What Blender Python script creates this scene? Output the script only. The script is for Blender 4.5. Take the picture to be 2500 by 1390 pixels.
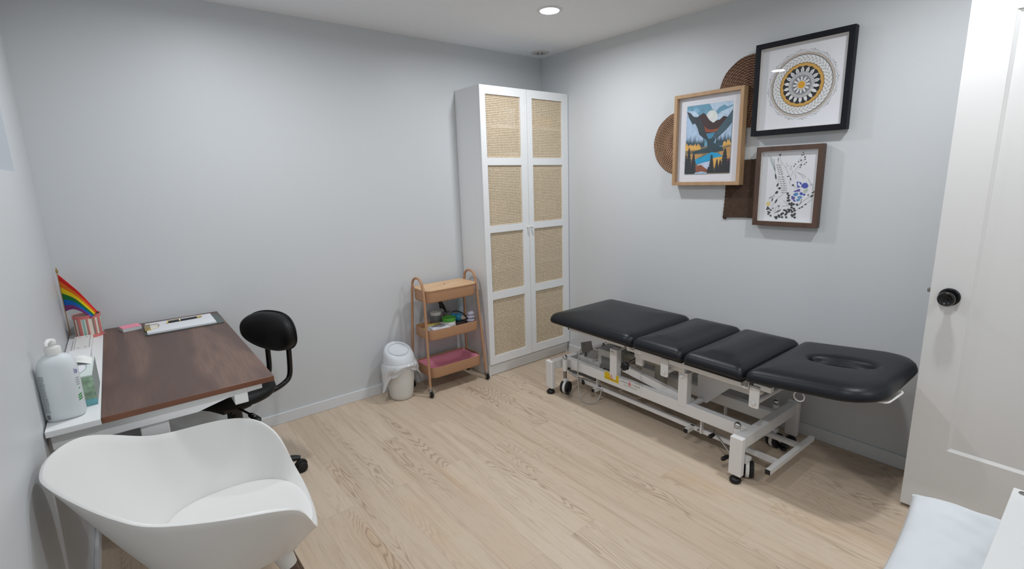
import bpy, bmesh, math, random
from mathutils import Vector, Matrix, Euler
PI = math.pi
random.seed(7)
for _o in list(bpy.data.objects):
    bpy.data.objects.remove(_o)
S = bpy.context.scene
COL = S.collection

# ------------------------------------------------------------------ camera
CAM_F = 1211.357
cam = bpy.data.cameras.new('camera')
cam.sensor_fit = 'HORIZONTAL'; cam.sensor_width = 36.0
cam.lens = CAM_F * 36.0 / 2500.0
cam.shift_x = -(1281.95 - 1250.0) / 2500.0
cam.shift_y = (684.95 - 695.0) / 2500.0
cam.clip_start = 0.02
cam_o = bpy.data.objects.new('camera', cam); COL.objects.link(cam_o)
F = Vector((0.62012375, 0.75786973, -0.20268204))
Rv = Vector((0.77040655, -0.63706327, -0.02498283))
U = Vector((0.14805501, 0.14065512, 0.97892587))
m = Matrix((Rv, U, -F)).transposed().to_4x4()
m.translation = Vector((-2.74069, -3.09573, 1.41944))
cam_o.matrix_world = m
S.camera = cam_o

# ------------------------------------------------------------------ world, colour management
w = bpy.data.worlds.new('world'); S.world = w; w.use_nodes = True
w.node_tree.nodes['Background'].inputs[0].default_value = (0.72, 0.85, 1.0, 1)
w.node_tree.nodes['Background'].inputs[1].default_value = 1.0
S.view_settings.view_transform = 'Standard'
S.view_settings.look = 'None'
S.view_settings.gamma = 1.0
S.view_settings.exposure = 0.0
S.view_settings.use_curve_mapping = False

# ------------------------------------------------------------------ room numbers
H = 2.325
XL, XR, YB, YF = -2.986, 0.008, 0.0, -3.44
LIGHTS = [(-0.714, -0.893), (-2.20, -0.87), (-0.714, -2.66), (-2.20, -2.66)]
LAMP_W = 10.3

# ------------------------------------------------------------------ materials
def srgb(c):
    def f(v):
        v = v / 255.0
        return v / 12.92 if v <= 0.04045 else ((v + 0.055) / 1.055) ** 2.4
    return (f(c[0]), f(c[1]), f(c[2]), 1.0)

MATS = {}
def mat(name, c, rough=0.5, metal=0.0, emis=None, trans=0.0, ior=1.45, alpha=1.0, spec=0.5, var=0.0, vscale=30.0, bump=0.0, bscale=200.0, coat=0.0, stretch=(1, 1, 1), sub=0.0):
    if name in MATS: return MATS[name]
    M = bpy.data.materials.new(name); M.use_nodes = True
    nt = M.node_tree; b = nt.nodes['Principled BSDF']
    col = srgb(c)
    b.inputs['Base Color'].default_value = col
    b.inputs['Roughness'].default_value = rough
    b.inputs['Metallic'].default_value = metal
    b.inputs['Specular IOR Level'].default_value = spec
    b.inputs['Transmission Weight'].default_value = trans
    b.inputs['IOR'].default_value = ior
    b.inputs['Alpha'].default_value = alpha
    b.inputs['Coat Weight'].default_value = coat
    if sub: b.inputs['Subsurface Weight'].default_value = sub; b.inputs['Subsurface Radius'].default_value = (0.01, 0.01, 0.01)
    if emis:
        b.inputs['Emission Color'].default_value = srgb(emis[0]); b.inputs['Emission Strength'].default_value = emis[1]
    if var or bump:
        tc = nt.nodes.new('ShaderNodeTexCoord'); mp = nt.nodes.new('ShaderNodeMapping')
        mp.inputs['Scale'].default_value = stretch
        nt.links.new(tc.outputs['Object'], mp.inputs[0])
    if var:
        n = nt.nodes.new('ShaderNodeTexNoise'); n.inputs['Scale'].default_value = vscale; n.inputs['Detail'].default_value = 5
        nt.links.new(mp.outputs[0], n.inputs['Vector'])
        r = nt.nodes.new('ShaderNodeValToRGB')
        r.color_ramp.elements[0].position = 0.3; r.color_ramp.elements[1].position = 0.7
        r.color_ramp.elements[0].color = tuple(max(0, v * (1 - var)) for v in col[:3]) + (1,)
        r.color_ramp.elements[1].color = tuple(min(1, v * (1 + var)) for v in col[:3]) + (1,)
        nt.links.new(n.outputs[0], r.inputs[0]); nt.links.new(r.outputs[0], b.inputs['Base Color'])
    if bump:
        n2 = nt.nodes.new('ShaderNodeTexNoise'); n2.inputs['Scale'].default_value = bscale; n2.inputs['Detail'].default_value = 3
        nt.links.new(mp.outputs[0], n2.inputs['Vector'])
        bp = nt.nodes.new('ShaderNodeBump'); bp.inputs['Strength'].default_value = bump; bp.inputs['Distance'].default_value = 0.002
        nt.links.new(n2.outputs[0], bp.inputs['Height']); nt.links.new(bp.outputs[0], b.inputs['Normal'])
    MATS[name] = M
    return M

def nd(nt, t, **kw):
    n = nt.nodes.new(t)
    for k, v in kw.items():
        if k in n.inputs: n.inputs[k].default_value = v
        else: setattr(n, k, v)
    return n
def mth(nt, op, a, b=None, clamp=False):
    n = nt.nodes.new('ShaderNodeMath'); n.operation = op; n.use_clamp = clamp
    for i, v in enumerate((a, b)):
        if v is None: continue
        if isinstance(v, (int, float)): n.inputs[i].default_value = v
        else: nt.links.new(v, n.inputs[i])
    return n.outputs[0]
def mix(nt, fac, a, b, mode='MIX'):
    n = nt.nodes.new('ShaderNodeMixRGB'); n.blend_type = mode
    for i, v in enumerate((fac, a, b)):
        if isinstance(v, (int, float)): n.inputs[i].default_value = v
        elif isinstance(v, tuple): n.inputs[i].default_value = v
        else: nt.links.new(v, n.inputs[i])
    return n.outputs[0]

def thin_glass(name):
    M = bpy.data.materials.new(name); M.use_nodes = True; nt = M.node_tree; nt.nodes.clear()
    o = nt.nodes.new('ShaderNodeOutputMaterial'); mx = nt.nodes.new('ShaderNodeMixShader'); fr = nt.nodes.new('ShaderNodeFresnel'); fr.inputs['IOR'].default_value = 1.5
    t = nt.nodes.new('ShaderNodeBsdfTransparent'); g = nt.nodes.new('ShaderNodeBsdfGlossy'); g.inputs['Roughness'].default_value = 0.01
    gm = nt.nodes.new('ShaderNodeNewGeometry'); front = mth(nt, 'SUBTRACT', 1.0, gm.outputs['Backfacing']); nt.links.new(mth(nt, 'MULTIPLY', fr.outputs[0], front), mx.inputs[0]); nt.links.new(t.outputs[0], mx.inputs[1]); nt.links.new(g.outputs[0], mx.inputs[2]); nt.links.new(mx.outputs[0], o.inputs[0])
    return M
def floor_mat():
    M = bpy.data.materials.new('oak_plank_floor'); M.use_nodes = True
    nt = M.node_tree; b = nt.nodes['Principled BSDF']; L = nt.links.new
    geo = nd(nt, 'ShaderNodeNewGeometry'); sep = nd(nt, 'ShaderNodeSeparateXYZ'); L(geo.outputs['Position'], sep.inputs[0])
    cx = nd(nt, 'ShaderNodeCombineXYZ')
    L(mth(nt, 'ADD', sep.outputs[1], 0.62 + 10 * 1.22), cx.inputs[0]); L(mth(nt, 'ADD', sep.outputs[0], 1.36 + 0.148 * 20), cx.inputs[1])
    br = nd(nt, 'ShaderNodeTexBrick'); br.offset = 0.37; br.offset_frequency = 2
    for k, v in {'Scale': 1.0, 'Mortar Size': 0.0006, 'Mortar Smooth': 0.3, 'Bias': 0.0, 'Brick Width': 1.22, 'Row Height': 0.148}.items(): br.inputs[k].default_value = v
    br.inputs['Color1'].default_value = (0, 0, 0, 1); br.inputs['Color2'].default_value = (1, 1, 1, 1); br.inputs['Mortar'].default_value = (.5, .5, .5, 1)
    L(cx.outputs[0], br.inputs['Vector'])
    rnd = mth(nt, 'MULTIPLY', br.outputs['Color'], 37.0)
    def vec(sx, sy):
        c = nd(nt, 'ShaderNodeCombineXYZ')
        L(mth(nt, 'MULTIPLY', sep.outputs[0], sx), c.inputs[0]); L(mth(nt, 'MULTIPLY', sep.outputs[1], sy), c.inputs[1]); L(rnd, c.inputs[2])
        return c.outputs[0]
    # soft broad streaks
    n1 = nd(nt, 'ShaderNodeTexNoise', Scale=1.0, Detail=4.0); L(vec(38, 1.6), n1.inputs['Vector'])
    # fine pores
    n2 = nd(nt, 'ShaderNodeTexNoise', Scale=1.0, Detail=3.0, Roughness=0.65); L(vec(260, 9), n2.inputs['Vector'])
    # cathedral rings: contour lines of a stretched field
    n3 = nd(nt, 'ShaderNodeTexNoise', Scale=1.0, Detail=2.6, Roughness=0.42, Distortion=0.15); L(vec(7.5, 1.05), n3.inputs['Vector'])
    ring = mth(nt, 'SINE', mth(nt, 'MULTIPLY', n3.outputs[0], 210.0))
    ring = mth(nt, 'POWER', mth(nt, 'MULTIPLY_ADD' if False else 'MULTIPLY', mth(nt, 'ADD', ring, 1.0), 0.5), 3.0)
    # cathedrals only where the mask is high
    n4 = nd(nt, 'ShaderNodeTexNoise', Scale=1.0, Detail=1.0); L(vec(9, 0.9), n4.inputs['Vector'])
    msk = nd(nt, 'ShaderNodeMapRange'); msk.inputs['From Min'].default_value = 0.52; msk.inputs['From Max'].default_value = 0.66
    L(n4.outputs[0], msk.inputs['Value'])
    # warm smudges and knots
    n5 = nd(nt, 'ShaderNodeTexNoise', Scale=1.0, Detail=2.0); L(vec(5, 1.3), n5.inputs['Vector'])
    base = mix(nt, br.outputs['Color'], srgb((210, 192, 171)), srgb((200, 180, 158)))
    warm = nd(nt, 'ShaderNodeMapRange'); warm.inputs['From Min'].default_value = 0.55; warm.inputs['From Max'].default_value = 0.8
    L(n5.outputs[0], warm.inputs['Value'])
    c = mix(nt, mth(nt, 'MULTIPLY', warm.outputs[0], 0.55), base, srgb((203, 172, 138)))
    st = nd(nt, 'ShaderNodeMapRange'); st.inputs['From Min'].default_value = 0.5; st.inputs['From Max'].default_value = 0.75; L(n1.outputs[0], st.inputs['Value'])
    c = mix(nt, mth(nt, 'MULTIPLY', st.outputs[0], 0.55), c, srgb((170, 146, 122)))
    po = nd(nt, 'ShaderNodeMapRange'); po.inputs['From Min'].default_value = 0.54; po.inputs['From Max'].default_value = 0.72; L(n2.outputs[0], po.inputs['Value'])
    c = mix(nt, mth(nt, 'MULTIPLY', po.outputs[0], 0.42), c, srgb((160, 134, 108)))
    c = mix(nt, mth(nt, 'MULTIPLY', mth(nt, 'MULTIPLY', ring, msk.outputs[0]), 0.50), c, srgb((138, 109, 82)))
    c = mix(nt, mth(nt, 'MULTIPLY', br.outputs['Fac'], 0.45), c, srgb((140, 116, 94)))
    L(c, b.inputs['Base Color'])
    b.inputs['Roughness'].default_value = 0.42
    b.inputs['Specular IOR Level'].default_value = 0.35
    bp = nd(nt, 'ShaderNodeBump', Strength=0.12, Distance=0.001); L(n2.outputs[0], bp.inputs['Height']); L(bp.outputs[0], b.inputs['Normal'])
    return M

def wood_mat(name, c1, c2, axis=1, sc=1.0, rough=0.35, contrast=0.6, ringk=60.0):
    """figured board: grain runs along the given object axis"""
    M = bpy.data.materials.new(name); M.use_nodes = True
    nt = M.node_tree; b = nt.nodes['Principled BSDF']; L = nt.links.new
    tc = nd(nt, 'ShaderNodeTexCoord'); mp = nd(nt, 'ShaderNodeMapping'); L(tc.outputs['Object'], mp.inputs[0])
    s = [9 * sc] * 3; s[axis] = 1.6 * sc; mp.inputs['Scale'].default_value = s
    n1 = nd(nt, 'ShaderNodeTexNoise', Scale=0.5, Detail=3.5, Distortion=0.5); L(mp.outputs[0], n1.inputs['Vector'])
    ring = mth(nt, 'SINE', mth(nt, 'MULTIPLY', n1.outputs[0], ringk)); ring = mth(nt, 'MULTIPLY', mth(nt, 'ADD', ring, 1.0), 0.5)
    mp2 = nd(nt, 'ShaderNodeMapping'); L(tc.outputs['Object'], mp2.inputs[0])
    s2 = [160 * sc] * 3; s2[axis] = 8 * sc; mp2.inputs['Scale'].default_value = s2
    n2 = nd(nt, 'ShaderNodeTexNoise', Scale=1.0, Detail=4.0); L(mp2.outputs[0], n2.inputs['Vector'])
    c = mix(nt, mth(nt, 'MULTIPLY', ring, contrast), srgb(c1), srgb(c2))
    c = mix(nt, mth(nt, 'MULTIPLY', mth(nt, 'MULTIPLY', mth(nt, 'SUBTRACT', n2.outputs[0], 0.35, True), 2.0, True), contrast * 0.9), c, srgb(c2))
    L(c, b.inputs['Base Color']); b.inputs['Roughness'].default_value = rough
    return M

def coil_mat(name, c1, c2, centre, pitch, twist, swirl=0.0):
    """woven spiral mat: coils around the centre with twisted strands"""
    M = bpy.data.materials.new(name); M.use_nodes = True
    nt = M.node_tree; b = nt.nodes['Principled BSDF']; L = nt.links.new
    geo = nd(nt, 'ShaderNodeTexCoord'); sep = nd(nt, 'ShaderNodeSeparateXYZ'); L(geo.outputs['Object'], sep.inputs[0])
    y = mth(nt, 'SUBTRACT', sep.outputs[1], centre[0]); z = mth(nt, 'SUBTRACT', sep.outputs[2], centre[1])
    r = mth(nt, 'SQRT', mth(nt, 'ADD', mth(nt, 'MULTIPLY', y, y), mth(nt, 'MULTIPLY', z, z)))
    a = mth(nt, 'ARCTAN2', z, y)
    nz = nd(nt, 'ShaderNodeTexNoise', Scale=60.0, Detail=3.0); L(geo.outputs['Object'], nz.inputs['Vector'])
    rr = mth(nt, 'ADD', mth(nt, 'ADD', r, mth(nt, 'MULTIPLY', a, swirl)), mth(nt, 'MULTIPLY', mth(nt, 'SUBTRACT', nz.outputs[0], .5), pitch * 0.5))
    band = mth(nt, 'SINE', mth(nt, 'MULTIPLY', rr, 2 * PI / pitch))
    st = mth(nt, 'SINE', mth(nt, 'ADD', mth(nt, 'MULTIPLY', mth(nt, 'MULTIPLY', a, r), 2 * PI / twist), mth(nt, 'MULTIPLY', rr, 2 * PI / pitch * 0.8)))
    hgt = mth(nt, 'ADD', mth(nt, 'MULTIPLY', band, 0.6), mth(nt, 'MULTIPLY', st, 0.4))
    f = nd(nt, 'ShaderNodeMapRange'); f.inputs['From Min'].default_value = -0.75; f.inputs['From Max'].default_value = 0.35; L(hgt, f.inputs['Value'])
    c = mix(nt, f.outputs[0], srgb(c2), srgb(c1))
    c = mix(nt, mth(nt, 'MULTIPLY', nz.outputs[0], 0.5), c, srgb(c2))
    L(c, b.inputs['Base Color']); b.inputs['Roughness'].default_value = 0.8
    bp = nd(nt, 'ShaderNodeBump', Strength=0.8, Distance=0.004); L(hgt, bp.inputs['Height']); L(bp.outputs[0], b.inputs['Normal'])
    return M

def weave_mat(name, c1, c2):
    M = bpy.data.materials.new(name); M.use_nodes = True
    nt = M.node_tree; b = nt.nodes['Principled BSDF']; L = nt.links.new
    tc = nd(nt, 'ShaderNodeTexCoord'); sep = nd(nt, 'ShaderNodeSeparateXYZ'); L(tc.outputs['Object'], sep.inputs[0])
    nz = nd(nt, 'ShaderNodeTexNoise', Scale=25.0, Detail=4.0); L(tc.outputs['Object'], nz.inputs['Vector'])
    d1 = mth(nt, 'ADD', sep.outputs[1], sep.outputs[2]); d2 = mth(nt, 'SUBTRACT', sep.outputs[2], sep.outputs[1])
    # twill: diagonal bands about 40 mm wide, each filled with fine cord running across it
    a = mth(nt, 'SINE', mth(nt, 'MULTIPLY', mth(nt, 'ADD', d1, mth(nt, 'MULTIPLY', nz.outputs[0], 0.004)), 2 * PI / 0.045))
    cord = mth(nt, 'SINE', mth(nt, 'MULTIPLY', mth(nt, 'ADD', mth(nt, 'ADD', d2, mth(nt, 'MULTIPLY', a, 0.0010)), mth(nt, 'MULTIPLY', nz.outputs[0], 0.01)), 2 * PI / 0.0085))
    cord2 = mth(nt, 'SINE', mth(nt, 'MULTIPLY', d1, 2 * PI / 0.0095))
    h = mth(nt, 'ADD', mth(nt, 'MULTIPLY', cord, 0.75), mth(nt, 'MULTIPLY', cord2, 0.25))
    f = nd(nt, 'ShaderNodeMapRange'); f.inputs['From Min'].default_value = -0.6; f.inputs['From Max'].default_value = 0.9; L(h, f.inputs['Value'])
    c = mix(nt, f.outputs[0], srgb(c2), srgb(c1))
    c = mix(nt, mth(nt, 'MULTIPLY', nz.outputs[0], 0.5), c, srgb(c2))
    L(c, b.inputs['Base Color']); b.inputs['Roughness'].default_value = 0.8
    bp = nd(nt, 'ShaderNodeBump', Strength=0.8, Distance=0.004); L(h, bp.inputs['Height']); L(bp.outputs[0], b.inputs['Normal'])
    return M

PGLASS = thin_glass('picture_glass')
WALLP = mat('grey_wall_paint', (208, 211, 213), 0.42, spec=0.35, bump=0.10, bscale=700)
CEILP = mat('white_ceiling_paint', (240, 242, 245), 0.85, bump=0.1, bscale=500)
TRIMP = mat('white_trim_paint', (222, 224, 226), 0.4)
DOORP = mat('white_door_paint', (215, 214, 212), 0.40, bump=0.03, bscale=300)
WHITE = mat('white_foil', (234, 235, 235), 0.42)
WPLAS = mat('white_plastic', (228, 227, 224), 0.38, bump=0.05, bscale=900)
WMET = mat('white_powder_coat', (229, 227, 225), 0.33)
BLACKM = mat('black_metal', (14, 14, 15), 0.25)
BPLAS = mat('black_plastic', (17, 17, 18), 0.4)
BRUB = mat('black_rubber', (24, 24, 25), 0.65)
CHROME = mat('chrome', (200, 200, 200), 0.15, metal=1.0)
STEEL = mat('steel', (150, 147, 143), 0.35, metal=1.0)
VINYL = mat('black_vinyl', (24, 26, 31), 0.36, spec=0.36, bump=0.12, bscale=500)
BFAB = mat('black_upholstery', (15, 15, 16), 0.5, spec=0.35, bump=0.25, bscale=500)
GREYP = mat('grey_plastic', (122, 122, 120), 0.5)
PAPER = mat('paper_white', (225, 226, 230), 0.7)
GOLD = mat('gold_metal', (205, 180, 110), 0.25, metal=1.0)
DKGREEN = mat('dark_board', (92, 101, 99), 0.6)
TERRA = mat('terracotta_enamel', (181, 138, 106), 0.45)
GLASS = mat('clear_glass', (255, 255, 255), 0.02, trans=1.0, ior=1.45)

# ------------------------------------------------------------------ mesh helpers
class MB:
    """collects shapes into one mesh (world or local coordinates); each shape may use its own material slot"""
    def __init__(s): s.bm = bmesh.new(); s.mi = 0; s.mats = []
    def use(s, mt):
        if mt not in s.mats: s.mats.append(mt)
        s.mi = s.mats.index(mt); return s
    def _f(s, vs):
        try:
            f = s.bm.faces.new(vs); f.material_index = s.mi; return f
        except ValueError: return None
    def box(s, a, b, bev=0.0, seg=2, rot=None, piv=None):
        x0, y0, z0 = [min(p, q) for p, q in zip(a, b)]; x1, y1, z1 = [max(p, q) for p, q in zip(a, b)]
        co = [(x0,y0,z0),(x1,y0,z0),(x1,y1,z0),(x0,y1,z0),(x0,y0,z1),(x1,y0,z1),(x1,y1,z1),(x0,y1,z1)]
        t = bmesh.new(); v = [t.verts.new(c) for c in co]
        for q in [(0,3,2,1),(4,5,6,7),(0,1,5,4),(1,2,6,5),(2,3,7,6),(3,0,4,7)]: t.faces.new([v[i] for i in q])
        if bev: bmesh.ops.bevel(t, geom=list(t.edges), offset=bev, segments=seg, profile=0.5, affect='EDGES')
        if rot is not None:
            c = Vector(piv) if piv is not None else Vector(((x0+x1)/2,(y0+y1)/2,(z0+z1)/2))
            bmesh.ops.transform(t, matrix=Matrix.Translation(c) @ rot.to_4x4() @ Matrix.Translation(-c), verts=t.verts)
        s.absorb(t); return s
    def absorb(s, t):
        mp = {}
        for v in t.verts: mp[v] = s.bm.verts.new(v.co)
        for f in t.faces: s._f([mp[v] for v in f.verts])
        t.free()
    def ring_tube(s, rings, closed=False, cap=True):
        n = len(rings[0]); R = [[s.bm.verts.new(p) for p in r] for r in rings]
        m_ = len(R)
        for i in range(m_ if closed else m_ - 1):
            a, b = R[i], R[(i + 1) % m_]
            for k in range(n): s._f([a[k], a[(k+1) % n], b[(k+1) % n], b[k]])
        if cap and not closed: s._f(list(reversed(R[0]))); s._f(R[-1])
        return s
    def tube(s, pts, r, n=12, closed=False, cap=True, flat=None):
        pts = [Vector(p) for p in pts]; rings = []; up = None; N = len(pts)
        for i, p in enumerate(pts):
            if closed: t = (pts[(i+1) % N] - pts[i-1]).normalized()
            else: t = (pts[min(i+1, N-1)] - pts[max(i-1, 0)]).normalized()
            if up is None:
                up = Vector((0, 0, 1)) if abs(t.z) < 0.9 else Vector((1, 0, 0))
            sd = t.cross(up).normalized(); up = sd.cross(t).normalized()
            rr = r[i] if isinstance(r, (list, tuple)) else r
            fx, fy = flat if flat else (1, 1)
            rings.append([p + sd * math.cos(2*PI*k/n) * rr * fx + up * math.sin(2*PI*k/n) * rr * fy for k in range(n)])
        return s.ring_tube(rings, closed, cap)
    def bar(s, p, q, wx, wz, up=(0, 0, 1)):
        """rectangular tube from p to q"""
        p, q = Vector(p), Vector(q); t = (q - p).normalized(); up = Vector(up)
        sd = t.cross(up).normalized(); u2 = sd.cross(t).normalized()
        rings = [[c + sd*a*wx/2 + u2*b_*wz/2 for a, b_ in ((-1,-1),(1,-1),(1,1),(-1,1))] for c in (p, q)]
        return s.ring_tube(rings)
    def lathe(s, prof, c=(0, 0, 0), axis='z', n=32, M=None):
        """prof: list of (r, h)"""
        c = Vector(c); rings = []
        for r, h in prof:
            ring = []
            for k in range(n):
                a = 2*PI*k/n; x, y = r*math.cos(a), r*math.sin(a)
                v = Vector((x, y, h)) if axis == 'z' else (Vector((h, x, y)) if axis == 'x' else Vector((x, h, -y)))
                if M is not None: v = M @ v
                ring.append(c + v)
            rings.append(ring)
        return s.ring_tube(rings)
    def cyl(s, p, q, r, n=20): return s.tube([p, q], r, n)
    def prism(s, poly, d, M=None):
        """polygon of (x,y) extruded 0..d in z then transformed"""
        def tr(x, y, z):
            v = Vector((x, y, z)); return M @ v if M is not None else v
        a = [s.bm.verts.new(tr(x, y, 0)) for x, y in poly]; b = [s.bm.verts.new(tr(x, y, d)) for x, y in poly]
        n = len(poly)
        s._f(list(reversed(a))); s._f(b)
        for k in range(n): s._f([a[k], a[(k+1) % n], b[(k+1) % n], b[k]])
        return s
    def face(s, pts): s._f([s.bm.verts.new(p) for p in pts]); return s
    def grid(s, fn, nu, nv, wrapu=False):
        V = [[s.bm.verts.new(fn(i / nu, j / nv)) for j in range(nv + 1)] for i in range(nu if wrapu else nu + 1)]
        for i in range(nu):
            a = V[i]; b = V[(i + 1) % len(V)]
            for j in range(nv): s._f([a[j], b[j], b[j+1], a[j+1]])
        return s
    def build(s, name, mt=None, parent=None, smooth=None, loc=None, label=None):
        bmesh.ops.remove_doubles(s.bm, verts=s.bm.verts, dist=1e-6)
        bmesh.ops.recalc_face_normals(s.bm, faces=s.bm.faces)
        if loc is not None: bmesh.ops.translate(s.bm, vec=-Vector(loc), verts=s.bm.verts)
        me = bpy.data.meshes.new(name); s.bm.to_mesh(me); s.bm.free()
        if mt is not None and not s.mats: me.materials.append(mt)
        for q in s.mats: me.materials.append(q)
        if smooth is not None:
            me.polygons.foreach_set('use_smooth', [True] * len(me.polygons)); me.set_sharp_from_angle(angle=math.radians(smooth))
        o = bpy.data.objects.new(name, me); COL.objects.link(o)
        if parent is not None: o.parent = parent
        if loc is not None: o.location = loc
        if label: o['label'] = label
        return o

def tag(o, label, cat, group=None):
    o['label'] = label; o['category'] = cat
    if group: o['group'] = group
    return o
def empty(name, loc, label, cat, rz=0.0, group=None):
    o = bpy.data.objects.new(name, None); COL.objects.link(o); o.location = loc; o.rotation_euler = (0, 0, rz)
    o.empty_display_size = 0.05
    return tag(o, label, cat, group)
def struct(o): o['kind'] = 'structure'; return o
def text_mesh(txt, size, bold=0.0):
    cu = bpy.data.curves.new('t', 'FONT'); cu.body = txt; cu.size = size; cu.align_x = 'CENTER'; cu.align_y = 'CENTER'; cu.offset = bold
    o = bpy.data.objects.new('t', cu); COL.objects.link(o)
    dg = bpy.context.evaluated_depsgraph_get(); dg.update()
    me = bpy.data.meshes.new_from_object(o.evaluated_get(dg))
    vs = [v.co.copy() for v in me.vertices]; fs = [list(p.vertices) for p in me.polygons]
    bpy.data.objects.remove(o); bpy.data.curves.remove(cu); bpy.data.meshes.remove(me)
    return vs, fs
def add_text(mb, txt, size, M, bold=0.0):
    vs, fs = text_mesh(txt, size, bold)
    V = [mb.bm.verts.new(M @ v) for v in vs]
    for f in fs: mb._f([V[i] for i in f])
def copy_tree(o, parent=None):
    c = o.copy(); COL.objects.link(c)
    if parent is not None: c.parent = parent
    for ch in [q for q in bpy.data.objects if q.parent == o and q != c]: copy_tree(ch, c)
    return c
def smoothed(pts, k=3, closed=False):
    """Catmull-Rom"""
    pts = [Vector(p) for p in pts]; N = len(pts); out = []
    rng = range(N) if closed else range(N - 1)
    for i in rng:
        if closed: p0, p1, p2, p3 = pts[i-1], pts[i], pts[(i+1) % N], pts[(i+2) % N]
        else: p0, p1, p2, p3 = pts[max(i-1, 0)], pts[i], pts[i+1], pts[min(i+2, N-1)]
        for j in range(k):
            t = j / k
            out.append(0.5 * ((2*p1) + (-p0+p2)*t + (2*p0-5*p1+4*p2-p3)*t*t + (-p0+3*p1-3*p2+p3)*t**3))
    if not closed: out.append(pts[-1])
    return out

# ================================================================== SETTING
struct(MB().box((XL-.3, YF-.3, -.05), (XR+.15, .15, 0)).build('floor', floor_mat()))
# ceiling with round cut-outs is unnecessary: downlights are surface wafers
struct(MB().box((XL-.3, YF-.3, H), (XR+.15, .15, H+.05)).build('ceiling', CEILP))
struct(MB().box((XL-.3, 0, 0), (XR+.15, .12, H)).build('wall_back', WALLP))
struct(MB().box((XR, YF-.12, 0), (XR+.12, 0, H)).build('wall_right', WALLP))
# left wall with a recessed high window
WY0, WY1, WZ0, WZ1 = -1.75, -0.562, 1.485, 2.12
b = MB()
b.box((XL-.28, YF-.12, 0), (XL, 0, WZ0)); b.box((XL-.28, YF-.12, WZ1), (XL, 0, H))
b.box((XL-.28, WY1, WZ0), (XL, 0, WZ1)); b.box((XL-.28, YF-.12, WZ0), (XL, WY0, WZ1))
struct(b.build('wall_left', WALLP))
# front wall with the doorway the open door belongs to
DX0, DX1, DH = -1.10, -0.325, 2.045
b = MB()
b.box((XL, YF-.12, 0), (DX0, YF, H)); b.box((DX1, YF-.12, 0), (XR, YF, H)); b.box((DX0, YF-.12, DH), (DX1, YF, H))
struct(b.build('wall_front', WALLP))
# hallway beyond the doorway so the room stays closed
b = MB(); b.box((XL-.3, YF-1.3, 0), (XR+.15, YF-1.25, H)); struct(b.build('wall_hall', WALLP))
b = MB(); b.box((XL-.3, YF-1.3, -.05), (XR+.15, YF-.3, 0)); struct(b.build('floor_hall', MATS['grey_wall_paint'] if False else mat('hall_floor', (176, 152, 128), .5)))
b = MB(); b.box((XL-.3, YF-1.3, H), (XR+.15, YF-.3, H+.05)); struct(b.build('ceiling_hall', CEILP))
b = MB()
b.box((DX0-.012, YF-.14, 0), (DX0+.012, YF+.014, DH), .002); b.box((DX1-.012, YF-.14, 0), (DX1+.012, YF+.014, DH), .002); b.box((DX0-.012, YF-.14, DH-.012), (DX1+.012, YF+.014, DH+.012), .002)
b.box((DX0-.07, YF, 0), (DX0, YF+.015, DH+.07), .003); b.box((DX1, YF, 0), (DX1+.07, YF+.015, DH+.07), .003); b.box((DX0, YF, DH), (DX1, YF+.015, DH+.07), .003)
struct(b.build('trim_1', TRIMP))
# baseboards
BBH, BBT = .067, .012
def baseboard(name, pts):
    b = MB()
    b.box(pts[0], pts[1], .0025); return struct(b.build(name, TRIMP))
baseboard('baseboard_back', ((XL, -BBT, 0), (-.80, 0, BBH)))
baseboard('baseboard_right', ((XR-BBT, YF, 0), (XR, -.30, BBH)))
baseboard('baseboard_left', ((XL, YF, 0), (XL+BBT, 0, BBH)))
baseboard('baseboard_front', ((XL, YF, 0), (DX0-.07, YF+BBT, BBH)))
# window: frame, glass
b = MB(); x0, x1 = XL-.26, XL-.21
b.box((x0+.001, WY0, WZ0+.045), (x1-.001, WY0+.045, WZ1-.045)); b.box((x0+.001, WY1-.045, WZ0+.045), (x1-.001, WY1, WZ1-.045)); b.box((x0, WY0, WZ0), (x1, WY1, WZ0+.045)); b.box((x0, WY0, WZ1-.045), (x1, WY1, WZ1)); b.box((x0+.001, (WY0+WY1)/2-.025, WZ0+.045), (x1-.001, (WY0+WY1)/2+.025, WZ1-.045))
win = struct(b.build('window_1', WPLAS))
MB().box((x0+.02, WY0+.04, WZ0+.04), (x0+.026, WY1-.04, WZ1-.04)).build('window_glass', PGLASS, win)
MB().box((XL-.27, WY0, WZ0-.001), (XL-.20, WY1, WZ0+.012)).build('window_sill', TRIMP, win)

# ceiling downlights
LED = mat('led_diffuser', (255, 255, 255), .5, emis=((236, 244, 255), 14.0))
for i, (x, y) in enumerate(LIGHTS):
    lab = ['round recessed ceiling light shining above the cabinet end of the room', 'round recessed ceiling light above the desk, reflected in the mandala glass',
           'round recessed ceiling light above the open door', 'round recessed ceiling light above the photographer'][i]
    r = empty('ceiling_light', (x, y, H), lab, 'ceiling light', group='recessed ceiling lights')
    MB().lathe([(.0, -.006), (.055, -.006), (.068, -.004), (.072, 0.0), (.0, 0.0)], n=48).build('trim_ring', TRIMP, r, 40)
    MB().lathe([(0, -.0075), (.052, -.0075), (.052, -.0061), (0, -.0061)], n=48).build('diffuser', LED, r, 40)
    ld = bpy.data.lights.new('lamp', 'AREA'); ld.shape = 'DISK'; ld.size = .105; ld.energy = LAMP_W; ld.color = (0.935, 0.965, 1.0); ld.spread = math.radians(172)
    lo = bpy.data.objects.new('lamp', ld); COL.objects.link(lo); lo.parent = r; lo.location = (0, 0, -.0085)
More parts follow.
